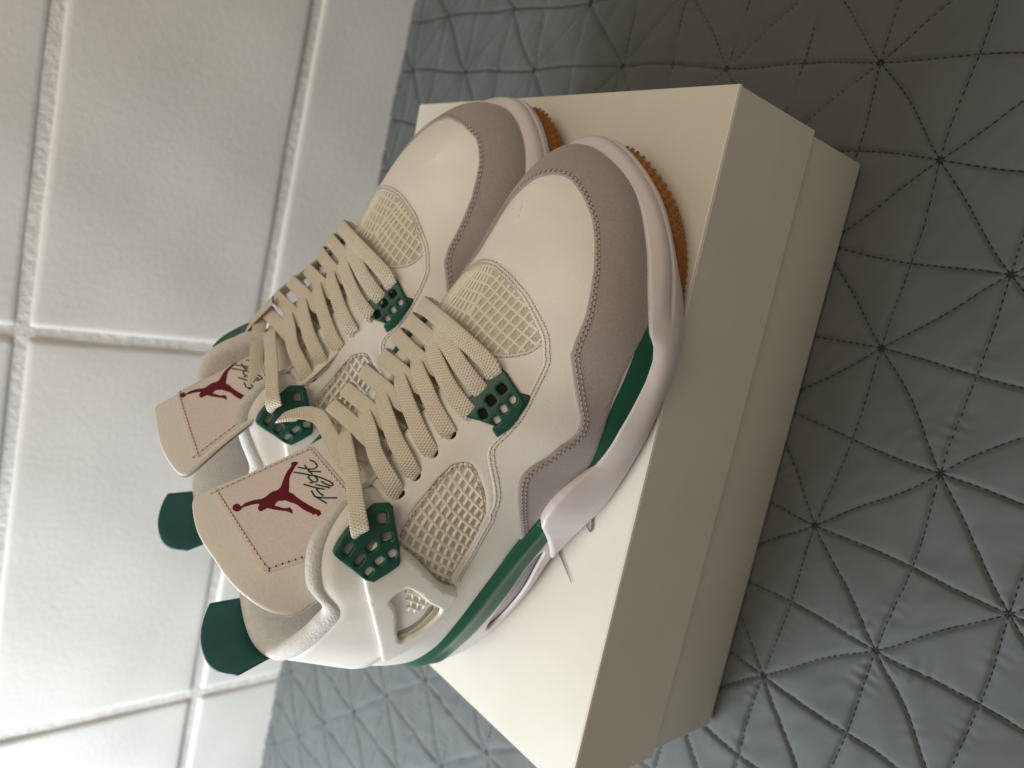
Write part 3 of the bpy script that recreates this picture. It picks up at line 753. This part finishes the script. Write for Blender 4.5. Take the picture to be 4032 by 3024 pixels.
def WN(u, t):
    u = np.atleast_1d(np.asarray(u, float)); t = np.atleast_1d(np.asarray(t, float)); e = 0.002
    n = np.cross(W(u+e, t)-W(u-e, t), W(u, t+e)-W(u, t-e)); return n/(np.linalg.norm(n, axis=1)[:, None]+1e-12)
def WH(u, t, h): return W(u, t)+WN(u, t)*np.atleast_1d(np.asarray(h, float))[:, None]
def x_to_u(x):          # outer-side u for a given distance from the heel
    return float(np.interp(x, [s[0][0] for s in LAT], KN[:17]))
# ------------------------------------------------------------------ build one sneaker
ident = lambda q: np.asarray(q)
def both(poly, holes=(), u_seams=(), **k):
    return [panel_geo(poly, holes, u_seams=u_seams, **k), panel_geo(mirror_uv(np.asarray(poly)), [mirror_uv(np.asarray(h)) for h in holes], u_seams=[2-u for u in u_seams], **k)]
PARTS = []          # (name, vertices, faces, material, parent name or None, kind)
def part(name, geos, m, sub=None, kind=None, weld=False):
    PARTS.append((name, geos, m, sub, kind, weld)); return len(PARTS)-1

def flat_as(poly, holes=(), res=0.3, h=0.0, thick=0.0, r=0.1):
    V, Fc, segs = fill(np.asarray(poly), [np.asarray(x) for x in holes], res, rings=(r*0.35, r))
    d = seg_dist(V, segs); q = np.clip(d/r, 0, 1); hh = h+thick*np.sqrt(1-(1-q)**2); hh = np.where(d < 1e-4, h-0.03, hh)
    return V, Fc, hh
def label_set(mir):
    ac = LQ[:, 0].mean()
    g = (lambda q: np.stack([2*ac-np.asarray(q)[:, 0], np.asarray(q)[:, 1]], 1)) if mir else np.asarray
    lq = LQ.copy()
    V, Fc, hh = flat_as(lq, res=0.25, h=0.165, thick=0.045, r=0.05); out = [('label', [(tng(V[:, 0], V[:, 1], hh), Fc)], 'label', None, None, False)]
    V, Fc, hh = flat_as(g(JUMP_AS), res=0.2, h=0.215, thick=0.03, r=0.04); out.append(('emblem', [(tng(V[:, 0], V[:, 1], hh), Fc)], 'red', 'label', None, False))
    gs = []
    for s in SCRIPT_AS:
        q = g(s); X = tng(q[:, 0], q[:, 1], np.full(len(q), 0.215)); gs.append(tube_geo(X, 0.036, 6))
    out.append(('script', gs, 'greenthread', 'label', None, False))
    th, ho = [], []
    for (p, q, inset, dk) in ((LQ[0], LQ[1], 0.16, 0), (LQ[1], LQ[2], 0.18, 0), (LQ[3], LQ[0], 0.22, 0), (LQ[2], LQ[3], 0.14, 1)):
        n = np.array([-(q-p)[1], (q-p)[0]]); n = n/np.linalg.norm(n)
        if (LQ.mean(0)-p)@n < 0: n = -n
        L = np.linalg.norm(q-p); m = int(L/0.26)
        for k in range(m):
            a = p+(q-p)*(k+0.15)/m+n*inset; b = p+(q-p)*(k+0.85)/m+n*inset
            A, B = tng(a[0], a[1], 0.225), tng(b[0], b[1], 0.225); th.append(tube_geo(np.array([A, (A+B)/2+np.array([.012, 0, .02]), B]), 0.03, 5))
            c = p+(q-p)*k/m+n*inset; ho.append(tube_geo(np.array([tng(c[0]-.03, c[1], 0.222), tng(c[0]+.03, c[1], 0.222)]), 0.028, 5))
    out.append(('stitching', th, 'label', 'label', 'stuff', False)); out.append(('stitch_holes', ho, 'hole', 'label', 'stuff', False))
    return out

def gen_parts():
    PARTS.clear()
    part('backing', [(S(_UG.ravel(), _TG.ravel()), _SF)], 'mesh')
    part('leather_vamp', both(poly_vamp, u_seams=(0.0, 1.0), t_seams=(1.0,), off=0.05, thick=0.11, r=0.09, res=0.26), 'leather', weld=True)
    part('suede_mudguard', [panel_geo(poly_mud, off=0.13, thick=0.13, r=0.10, res=0.24)], 'suede')
    ACROSS = []
    th_l, ho_l, th_s, ho_s = [], [], [], []
    for f in (ident, mirror_uv):
        sg = 1 if f is ident else -1
        e_i = part('eyestay', [panel_geo(f(poly_eye), [f(h) for h in eye_holes], off=0.02, thick=0.12, r=0.08, res=0.2)], 'leather')
        part('collar_pad', [panel_geo(f(poly_col), off=0.05, thick=0.22, r=0.9, res=0.25, u_seams=(0.0, 2.0), relief=lambda uv, d: 0.10*np.clip(d, 0, .12)/.12)], 'leather')
        part('side_net', net_geo(side_net, LAT_SIDE, f, rad=0.075, h0=0.0), 'net')
        part('vamp_net', net_geo(poly_vnet, LAT_VAMP, f, rad=0.052, h0=0.02), 'net')
        part('wing', [panel_geo(f(wing_out), [f(wing_hole)], off=0.42, thick=0.20, r=0.13, res=0.18, sink=0.34)], 'wing')
        part('wing_net', net_geo(wing_net, LAT_SIDE, f, rad=0.07, h0=0.36), 'net')
        part('wing_edge', [panel_geo(f(wing_clear), off=0.40, thick=0.06, r=0.06, res=0.15)], 'clear')
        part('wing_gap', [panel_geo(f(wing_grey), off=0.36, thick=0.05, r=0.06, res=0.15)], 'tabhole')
        part('lace_lock', [panel_geo(f(tab_out), [f(h) for h in tab_holes], off=0.60, thick=0.17, r=0.055, res=0.14, sink=0.22)], 'green')
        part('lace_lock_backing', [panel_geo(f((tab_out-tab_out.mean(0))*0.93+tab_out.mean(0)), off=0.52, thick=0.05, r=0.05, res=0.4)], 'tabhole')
        part('toe_lace_lock', [panel_geo(f(toe_tab), [f(h) for h in toe_holes], off=0.20, thick=0.14, r=0.05, res=0.12, sink=0.18)], 'green')
        for hq in toe_holes[:3]: part('toe_lock_hole_shade', [panel_geo(f((hq-hq.mean(0))*1.12+hq.mean(0)), off=0.165, thick=0.01, r=0.03, res=0.15)], 'dark')  # dark patch behind the hole, painted shade for what lies unlit beyond
        part('toe_lace_strap', [panel_geo(f(toe_strap), off=0.13, thick=0.10, r=0.08, res=0.2)], 'green')
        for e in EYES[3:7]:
            part('eyelet_shade', [panel_geo(f(circle_uv((e[0], e[1]-0.010), 0.25)), off=0.015, thick=0.005, r=0.05, res=0.2, sink=0.0)], 'dark')  # dark disc set in the eyelet hole, its unlit depth put into colour
        # double row along the vamp edge, single row round the side net
        for od in (0.17, 0.36):
            a, b = stitch_geo(f(vamp_edge), (-od if f is mirror_uv else od), 0.165); th_l += a; ho_l += b
        ring_net = np.vstack([side_net[8:48]]) if len(side_net) > 60 else side_net
        a, b = stitch_geo(f(np.vstack([side_net, side_net[:1]])), (0.15 if f is mirror_uv else -0.15), 0.155, pitch=0.24); th_l += a; ho_l += b
        a, b = stitch_geo(f(net_rear), (0.14 if f is mirror_uv else -0.14), 0.155); th_l += a; ho_l += b
    for od in (0.22, 0.40):
        a, b = stitch_geo(mud_line, od, 0.275, pitch=0.25); th_s += a; ho_s += b
    part('stitching', th_l, 'thread', kind='stuff'); part('stitch_holes', ho_l, 'hole', kind='stuff')
    part('stitching', th_s, 'gthread', kind='stuff'); part('stitch_holes', ho_s, 'hole', kind='stuff')

    # ---- lining and the padded roll round the opening
    def lining():
        us = np.linspace(-0.60, 0.60, 260); C = SHELL(us)
        P3 = C[:, 3]; nrm = SN(np.mod(us, 2), np.full(len(us), 0.9)); nh = nrm.copy(); nh[:, 2] = 0; nh /= np.linalg.norm(nh, axis=1)[:, None]
        k = np.interp(np.abs(us), [0, 0.3, 0.42, 0.48, 0.6], [1.0, 1.0, 0.8, 0.45, 0.4])
        down = (C[:, 0]-P3); down /= np.linalg.norm(down, axis=1)[:, None]
        rows = [(0.42, -0.50), (0.47, -0.25), (0.44, 0.02), (0.30, 0.22), (0.08, 0.30), (-0.18, 0.22), (-0.36, 0.02), (-0.48, -0.4), (-0.60, -1.4), (-0.62, -3.0), (-0.5, -5.5), (-0.4, -8.0)]
        V = []
        zf = np.interp(np.abs(us), [0, 0.44, 0.52, 0.6], [1, 1, 0.5, 0.4])
        for i in range(len(us)):
            for (a, b) in rows:
                kk = k[i]
                V.append(P3[i]+nh[i]*a*kk+np.array([0, 0, 1])*(b*kk if b > -1 else b*zf[i]))
        return V, grid_faces(len(us), len(rows))
    part('lining', [lining()], 'lining')
    def insole():
        us = np.linspace(0, 2, 121)[:-1]; P = S(us, np.full(len(us), 0.1)); c = np.array([14.0, 0, 4.2]); V = [c]
        for p in P: V.append((p[0]*0.97+0.4, p[1]*0.9, 4.0))
        n = len(P); return V, [(0, 1+i, 1+(i+1) % n) for i in range(n)]
    part('insole', [insole()], 'insole')

    # ---- heel pull tab
    def heel_tab():
        V = []; na, nb = 25, 10
        for side_ in (0, 1):
            for i in range(na):
                a = -1+2*i/(na-1)
                for j in range(nb):
                    b = j/(nb-1)
                    w = 1.75+0.55*b
                    y = 0.95+a*w
                    back = 3.05-0.60*b**1.2-0.22*(1-a*a)*1.6+0.55*a*a
                    z = 10.9+3.5*b-0.25*a*a*b*0.8-0.5*abs(a)**3*b
                    V.append((back-(0.16 if side_ else 0.0), y, z))
        n = na*nb; F1 = grid_faces(na, nb); F2 = [tuple(n+k for k in reversed(q)) for q in F1]
        rim = [i*nb for i in range(na)]+[(na-1)*nb+j for j in range(1, nb)]+[i*nb+nb-1 for i in range(na-2, -1, -1)]+[j for j in range(nb-2, 0, -1)]
        return V, F1+F2+[(b, a, n+a, n+b) for a, b in zip(rim, rim[1:]+rim[:1])]
    part('heel_tab', [heel_tab()], 'heelgreen')

    # ---- tongue, its label and the marks on it
    s_top = float(flap_top[:, 1].max())
    _fe = flap_top[-1]
    base_l = [(float(_fe[0])+0.15, float(_fe[1])-0.6), (-2.2, float(_fe[1])-1.6), (-1.9, float(_fe[1])-2.6), (-1.9, 5.0), (-1.8, 2.5), (-1.6, 0.2)]
    base_m = [(1.8, 0.2), (2.2, 2.5), (2.8, 5.0), (float(flap_med[0][0])-0.2, float(flap_med[0][1])-1.5)]
    tongue_poly = np.vstack([base_m, flap_med, flap_top, base_l])
    tV, tF, tH = flat_as(tongue_poly, res=0.35, h=0.06, thick=0.10, r=0.12)
    tf_front = tng(tV[:, 0], tV[:, 1], tH)
    tb = tng(tV[:, 0], tV[:, 1], np.where(tH < 0, tH, -0.12+0*tH))
    part('tongue', [(tf_front, tF), (tb, tF[:, ::-1])], 'tongue', weld=True)
    # ---- sole
    rear = catmull(np.array([(x_to_u(13.75), 1.0), (x_to_u(13.15), 0.93), (x_to_u(12.75), 0.78), (x_to_u(12.1), 0.55), (x_to_u(11.4), 0.32), (x_to_u(10.75), 0.12), (x_to_u(10.55), 0.03), (x_to_u(10.8), -0.02)]), 5)
    u_rear_b, u_rear_t = x_to_u(10.8), x_to_u(13.75)
    poly_fore = np.vstack([rear, lin((u_rear_b+0.01, -0.02), (1.0, -0.02), 40), lin((1.0, 0.0), (1.0, 1.0), 8), lin((1.0, 1.0), (u_rear_t+0.005, 1.0), 40)])
    def fore_relief(uv, d):
        u = np.where(uv[:, 0] > 1, 2-uv[:, 0], uv[:, 0]); t = uv[:, 1]
        g = np.clip((u-0.745)/0.03, 0, 1); tg = np.interp(u, [0.74, 0.84, 1.0], [0.55, 0.50, 0.48])
        groove = -0.10*np.exp(-((t-tg)/0.035)**2)*g
        bead = 0.10*np.exp(-((t-tg-0.26)/0.16)**2)*g
        heel_bulge = 0.16*np.clip((0.56-u)/0.10, 0, 1)*np.clip((u-0.36)/0.05, 0, 1)
        return groove+bead+heel_bulge
    part('forefoot_midsole', both(poly_fore, u_seams=(1.0,), off=0.0, thick=0.20, r=0.17, res=0.13, sink=0.25, surf=WH, lt=3.0, relief=fore_relief), 'mid', weld=True)
    def wall_strip(u0, u1, t0, t1, nu, nt, off):
        us = np.linspace(u0, u1, nu); ts = np.linspace(t0, t1, nt); V = []
        for u in us:
            V.append(WH(np.full(nt, u % 2), ts, off(ts)))
        return np.concatenate(V), grid_faces(nu, nt)
    uh = x_to_u(13.4)
    slot = np.array([(x_to_u(x), t) for x, t in ((5.0, .20), (5.2, .29), (6.3, .41), (8.0, .47), (9.6, .48), (10.9, .46), (11.25, .38), (10.7, .27), (9.2, .18), (7.5, .12), (5.8, .12))])
    slot = catmull(slot, 4, closed=True)
    hw_poly = np.vstack([lin((0, 0), (uh, 0), 30), lin((uh, 0), (uh, .56), 8)[1:], lin((uh, .56), (0, .56), 30)[1:], lin((0, .56), (0, 0), 6)[1:-1]])
    part('heel_midsole', both(hw_poly, [slot], u_seams=(0.0,), off=0.0, thick=0.05, r=0.06, res=0.2, sink=0.12, surf=WH, lt=5.0), 'mid', weld=True)
    for f in (ident, mirror_uv):
        part('air_window', [panel_geo(f((slot-slot.mean(0))*1.15+slot.mean(0)), off=-0.20, thick=0.04, r=0.1, res=0.25, surf=WH, lt=5.0)], 'window')
    gt0 = 0.52
    gb_poly = np.vstack([lin((0, gt0), (uh-0.01, gt0), 30), [(uh+0.004, 0.62), (uh+0.008, 0.78)], lin((uh-0.005, 1.0), (0, 1.06), 30), lin((0, 1.0), (0, gt0), 6)[1:-1]])
    part('heel_green_band', both(gb_poly, u_seams=(0.0,), off=0.03, thick=0.12, r=0.16, res=0.16, sink=0.15, surf=WH, lt=5.0, relief=lambda uv, d: 0.10*np.exp(-((uv[:, 1]-0.84)/0.08)**2)-0.10*np.clip((uv[:, 1]-0.9)/0.15, 0, 1)), 'greenp', weld=True)
    def green_inset(f):
        us = np.linspace(green_edge[0][0]-0.012, green_edge[-1][0]+0.008, 60); V = []
        for u in us:
            tl = float(np.interp(u, [g[0] for g in green_edge], [g[1] for g in green_edge]))
            q = f(np.array([[u, 0.08]]))[0]; b = S(q[0], tl+0.035)[0]; n = SN(q[0], tl+0.03)[0]; w0 = WH(q[0], 0.72, -0.05)[0]
            for k in np.linspace(0, 1, 11):
                V.append(w0*(1-k)+b*k+n*(0.10*math.sin(math.pi*k)+0.07*k))
        return V, grid_faces(60, 11)
    for f in (ident, mirror_uv): part('green_inset', [green_inset(f)], 'greenp')
    def outsole():
        us = np.linspace(0, 2, 241)[:-1]; C = SOLE(us); V = []
        cen = np.stack([np.clip(C[:, 0, 0], 4, 26), C[:, 0, 1]*0.1, C[:, 0, 2]*0+0.0], 1)
        for i in range(len(us)):
            B, Mm = C[i, 0], C[i, 1]
            n = Mm-B; inn = cen[i]-B; inn[2] = 0; inn /= np.linalg.norm(inn)+1e-9
            rows = [B+inn*1.5+np.array([0, 0, 0.02]), B+inn*0.35+np.array([0, 0, 0.0]), B+inn*0.1+np.array([0, 0, 0.03]), B+(Mm-B)*0.15, B+(Mm-B)*0.5-inn*0.03, Mm+inn*0.02, Mm+inn*0.25+np.array([0, 0, 0.15])]
            V += rows
        n = len(us); m = 7; F_ = []
        for i in range(n):
            for j in range(m-1): F_.append((i*m+j, ((i+1) % n)*m+j, ((i+1) % n)*m+j+1, i*m+j+1))
        V.append((15.0, 0, 0.03)); c = len(V)-1
        for i in range(n): F_.append((c, ((i+1) % n)*m, i*m))
        return V, F_
    part('outsole', [outsole()], 'gum')
    def studs():
        gs = []
        for r_, fr in enumerate((0.12, 0.38, 0.64, 0.90)):
            us = np.arange(0.775, 1.225, 0.0105)
            for k, u in enumerate(us):
                C = SOLE(u+(r_ % 2)*0.005)[0]; C2 = SOLE(u+0.004)[0]; B, Mm = C[0], C[1]; hgt = Mm[2]-B[2]
                if hgt < 0.5: continue
                p = B+(Mm-B)*fr*0.86+np.array([0, 0, 0.06]); t = C2[0]-SOLE(u-0.004)[0][0]; t /= np.linalg.norm(t); up = (Mm-B)/np.linalg.norm(Mm-B); n = np.cross(t, up)
                p = p+n*0.03; V = []
                for q in range(10):
                    a = math.pi*q/5; rr = 0.135 if q % 2 == 0 else 0.06
                    V.append(p+(t*math.cos(a)+up*math.sin(a))*rr-n*0.02)
                V.append(p+n*0.085); gs.append((V, [(q, (q+1) % 10, 10) for q in range(10)]))
        return gs
    part('tread_studs', studs(), 'gum', kind='stuff')
# ------------------------------------------------------------------ laces
def lace_mat():
    m = mat('flat_lace', (0.88, 0.79, 0.65), 0.85, 0.15, noise=0.05, nscale=150, sheen=0.2)
    nt = m.node_tree; b = nt.nodes['Principled BSDF']
    uv = nt.nodes.new('ShaderNodeUVMap')
    def wave(rot, scale):
        mp = nt.nodes.new('ShaderNodeMapping'); mp.inputs['Rotation'].default_value = (0, 0, rot); nt.links.new(uv.outputs['UV'], mp.inputs['Vector'])
        w = nt.nodes.new('ShaderNodeTexWave'); w.inputs['Scale'].default_value = scale; w.inputs['Distortion'].default_value = 0.6; nt.links.new(mp.outputs['Vector'], w.inputs['Vector']); return w
    a, c = wave(math.radians(28), 2.6), wave(math.radians(-28), 2.6)
    mx = nt.nodes.new('ShaderNodeMath'); mx.operation = 'MAXIMUM'; nt.links.new(a.outputs['Fac'], mx.inputs[0]); nt.links.new(c.outputs['Fac'], mx.inputs[1])
    bp = nt.nodes.new('ShaderNodeBump'); bp.inputs['Strength'].default_value = 0.8; bp.inputs['Distance'].default_value = 0.0010
    nt.links.new(mx.outputs[0], bp.inputs['Height']); nt.links.new(bp.outputs['Normal'], b.inputs['Normal'])
    return m
M['lace'] = lace_mat()
def ribbon(path, normals, width=0.86, thick=0.17, n_per=8, taper=None):
    X = catmull(path, n_per); N = catmull(normals, n_per)
    d = np.r_[0, np.cumsum(np.linalg.norm(np.diff(X, axis=0), axis=1))]
    t = np.gradient(X, axis=0); t /= np.linalg.norm(t, axis=1)[:, None]+1e-9
    V, UV = [], []; m = 14
    for i in range(len(X)):
        n = N[i]-t[i]*(N[i]@t[i]); n /= np.linalg.norm(n)+1e-9; b = np.cross(t[i], n)
        w = width*(taper(i/(len(X)-1)) if taper else 1.0)
        for k in range(m):
            a = 2*math.pi*k/m; ca, sa = math.cos(a), math.sin(a)
            x = math.copysign(abs(ca)**0.7, ca)*w/2; z = math.copysign(abs(sa)**0.8, sa)*thick/2
            V.append(X[i]+b*x+n*(z-0.05*thick*(2*x/w)**2)); UV.append((d[i], x))
    return np.array(V), grid_faces(len(X), m, closed=True), UV
def lace_obj(geo, parent, mir):
    V, Fc, UV = geo
    V = np.asarray(V)*SC
    o = link_mesh('lace', V, Fc, M['lace'], parent)
    bm = bmesh.new(); bm.from_mesh(o.data); bmesh.ops.recalc_face_normals(bm, faces=bm.faces)
    lay = bm.loops.layers.uv.new('UVMap')
    for f in bm.faces:
        for l in f.loops: l[lay].uv = (UV[l.vert.index][0]*1.0, UV[l.vert.index][1])
    bm.to_mesh(o.data); bm.free(); return o
# the laces ride on a sheet arched over the throat; picture points give where each one runs
_ax = np.array([10.0, 11.2, 12.7, 14.0, 16.0, 18.3, 20.3, 22.0]); _az = np.array([14.4, 13.2, 11.85, 10.75, 9.75, 8.95, 8.35, 7.9])
def drop(x, y): return 0.13 if y < 0 else float(np.interp(x, [14.2, 15.4, 16.4, 17.3, 19.2, 20.3], [0.002, 0.004, 0.014, 0.055, 0.068, 0.098]))
def sheet(x, y, h=0.0):
    cy = drop(x, y); z = np.interp(x, _ax, _az)-cy*y*y
    n = np.array([-(np.interp(x+.3, _ax, _az)-np.interp(x-.3, _ax, _az))/.6, 2*cy*y, 1.0]); n /= np.linalg.norm(n)
    return np.array([x, y, z])+n*h, n
def on_sheet(px, py):
    d = dir_shoe(ray(px, py)); lo = None
    for s in np.linspace(22, 46, 481):
        q = EYE+d*s
        if q[2] < np.interp(q[0], _ax, _az)-drop(q[0], q[1])*q[1]**2: return q[0], q[1]
    return q[0], q[1]
E_PX = [[(1934,1434),(1871,1372),(1774,1285),(1681,1209)],
        [(1832,1452),(1788,1381),(1745,1316),(1715,1275)],
        [(1794,1548),(1752,1472),(1718,1392),(1693,1340)],
        [(1761,1685),(1720,1607),(1688,1531),(1658,1463),(1634,1410)],
        [(1672,1723),(1631,1625),(1604,1550),(1588,1505),(1572,1470)],
        [(1606,1812),(1566,1734),(1541,1653),(1520,1593),(1490,1535)],
        [(1542,1893),(1493,1795),(1471,1709),(1452,1654),(1430,1610)],
        [(1405,2010),(1390,1898),(1368,1790),(1355,1722),(1338,1672)]]
X_PX = [[(1622,1266),(1690,1326),(1740,1365)],
        [(1574,1327),(1634,1390),(1690,1438)],
        [(1517,1408),(1585,1463),(1640,1512)],
        [(1444,1468),(1512,1522),(1575,1580)],
        [(1376,1541),(1441,1596),(1505,1655)],
        [(1322,1607),(1387,1663),(1450,1725)]]
def at_y(px, py, y):
    d = dir_shoe(ray(px, py)); return EYE+d*((y-EYE[1])/d[1])
def lace_paths():
    out = []
    for i, pl in enumerate(E_PX):
        u, t = float(EYES[i][0]), float(EYES[i][1]); p0, n0 = S(u, t)[0], SN(u, t)[0]
        hh = 0.15 if i > 2 else 0.36
        if i == 7: hh = 0.98
        pts, nr = [p0-n0*0.3+np.array([.02, -.10, -.1]), p0+n0*(hh-0.06)], [n0+np.array([0, -.5, 0]), n0]
        if i == 7:
            for q, y in (((1408,2030), -3.45), ((1390,1898), -1.8), ((1368,1790), -0.3), ((1355,1722), 0.9), ((1343,1685), 1.8), ((1335,1660), 2.6)):
                pts.append(at_y(*q, y)-np.array([0, 0, 0.25 if y > 1 else 0])); nr.append(np.array([.55, -.35 if y < -2.5 else -.1, .8]))
            out.append((pts, nr, 0.77)); continue
        xy = [on_sheet(*q) for q in pl]; m = len(xy)
        for k, (x, y) in enumerate(xy):
            h = 0.24
            if i == 0: h = 0.27
            elif k == m-1: h = -0.06
            elif k == m-2: h = 0.20
            if k == 0 and i < 3: h = 0.32
            q, n = sheet(x, y, h); pts.append(q); nr.append(n)
        x, y = xy[-1]
        if i == 0:
            for dy, h, nn in ((0.40, 0.0, .6), (0.45, -0.35, 1.0), (0.2, -0.75, 1.0)):
                q, n = sheet(x, y+dy, h); pts.append(q); nr.append(n*(1-nn)+np.array([0, nn, 0]))
        else:
            q, n = sheet(x+0.25, y+0.8, -0.40); pts.append(q); nr.append(n)
        out.append((pts, nr, 0.77))
    for pl in X_PX:
        xy = [on_sheet(*q) for q in pl]; pts, nr = [], []
        x, y = xy[0]
        for dy, h, nn in ((0.15, -0.80, 1.0), (0.42, -0.38, 1.0), (0.36, 0.0, .6)):
            q, n = sheet(x, y+dy, h); pts.append(q); nr.append(n*(1-nn)+np.array([0, nn, 0]))
        for k, (x, y) in enumerate(xy):
            q, n = sheet(x, y, (0.15, 0.12, 0.03)[k]); pts.append(q); nr.append(n)
        q, n = sheet(x+0.1, y-0.6, -0.12); pts.append(q); nr.append(n)
        q, n = sheet(x+0.1, y-1.1, -0.35); pts.append(q); nr.append(n)
        out.append((pts, nr, 0.74))
    return out
_tip = lambda f: float(np.interp(f, [0, 0.05, 0.14], [0.55, 0.72, 1.0]))
LACES = [ribbon(p, n, width=w, thick=0.125, taper=_tip) for p, n, w in lace_paths()]
# the free end that comes over the inner edge beside the label
_fr = [at_y(*q, y) for q, y in (((1106,1643), 5.0), ((1179,1625), 4.2), ((1251,1639), 3.2), ((1294,1704), 1.9), ((1331,1769), 0.9), ((1368,1840), -0.1))]
_fr[-1] = _fr[-1]-np.array([0, 0, .15])
FREE = ribbon([_fr[0]+np.array([-.2, .5, -1.2])]+_fr+[_fr[-1]+np.array([.35, -.8, -.75])], [np.array([.3, .8, .3]), np.array([.4, .6, .7]), np.array([.5, .3, .85]), np.array([.5, .1, .85]), np.array([.5, 0, .85]), np.array([.5, 0, .85]), np.array([.5, -.2, .85]), np.array([.5, -.3, .8])], width=0.76, thick=0.11)
FAR_O = np.array([-0.04442, -0.31699, SH_O[2]]); FAR_YAW = -0.27429
_fx = np.array([math.cos(FAR_YAW), math.sin(FAR_YAW), 0]); _fy = np.array([-math.sin(FAR_YAW), math.cos(FAR_YAW), 0])
def far_at(px, py, y):
    """picture point on the far shoe, y cm towards the wall from its middle; local (mirrored) coordinates"""
    d = ray(px, py); s_ = (y*0.01-(CAM-FAR_O)@_fy)/(d@_fy); P = CAM+d*s_-FAR_O
    return np.array([P@_fx, -(P@_fy), P[2]])*100
def far_strand(pts, nrm, w=0.74): return ribbon([far_at(*q) for q in pts], [np.array(n, float) for n in nrm], width=w, thick=0.12)
FAR_FREE = [far_strand([(1335,960,2.2),(1310,985,2.7),(1190,1086,3.3),(1104,1156,3.6),(1046,1215,3.4),(1021,1285,2.5),(1012,1377,1.2),(1006,1475,-0.4),(1000,1530,-1.2)],
                       [(.2,-1,.3),(.2,-1,.3),(.3,-1,.2),(.4,-.9,.1),(.8,-.5,.2),(.9,.1,.4),(.9,.2,.4),(.9,.2,.4),(.8,.3,.4)]),
            far_strand([(1075,1180,2.4),(1030,1225,2.7),(985,1275,3.1),(935,1345,3.5),(915,1385,3.6),(905,1420,3.4)], [(.6,-.1,.8)]*3+[(.6,-.3,.7)]*3)]
def laces(parent, swap):
    for V, Fc, UV in LACES+([FREE] if not swap else []):
        V = np.array(V)
        if swap: V = V*np.array([1, -1, 1])
        lace_obj((V, Fc, UV), parent, swap)
    if swap:
        for g in FAR_FREE: lace_obj(g, parent, swap)
# ------------------------------------------------------------------ two sneakers
def assemble(root, mir):
    objs = {}
    for k, (name, geos, m, sub, kind, weld) in enumerate(PARTS+label_set(mir)):
        o = shell_part(name, geos, M[m], objs.get(sub, root) if sub else root, weld)
        if kind: o['kind'] = kind
        if name == 'leather_vamp':        # relax the crown of the toe box
            bm = bmesh.new(); bm.from_mesh(o.data)
            vv = [v for v in bm.verts if 0.222 < v.co.x < 0.270 and abs(v.co.y-0.004) < 0.020 and v.co.z > 0.054 and not v.is_boundary]
            for _ in range(25): bmesh.ops.smooth_vert(bm, verts=vv, factor=0.5, use_axis_x=True, use_axis_y=True, use_axis_z=True)
            bm.to_mesh(o.data); bm.free()
        objs[name] = o
    laces(root, mir)
gen_parts()
near = empty('sneaker', SH_O); near.rotation_euler = (0, 0, SH_YAW)
tag(near, 'white and green sneaker at the front edge of the box lid, outer side showing', 'sneaker', 'pair of sneakers')
assemble(near, False)
mud_line = mud_sym; poly_mud = mud_outline(mud_sym)
SHELL = Loop(ring(LAT, medial(True)), KN)      # the other shoe: both ankle flaps stand up
gen_parts()
far = empty('sneaker', FAR_O); far.rotation_euler = (0, 0, FAR_YAW); far.scale = (1, -1, 1)
tag(far, 'white and green sneaker nearer the block wall, inner side partly behind the other shoe', 'sneaker', 'pair of sneakers')
assemble(far, True)
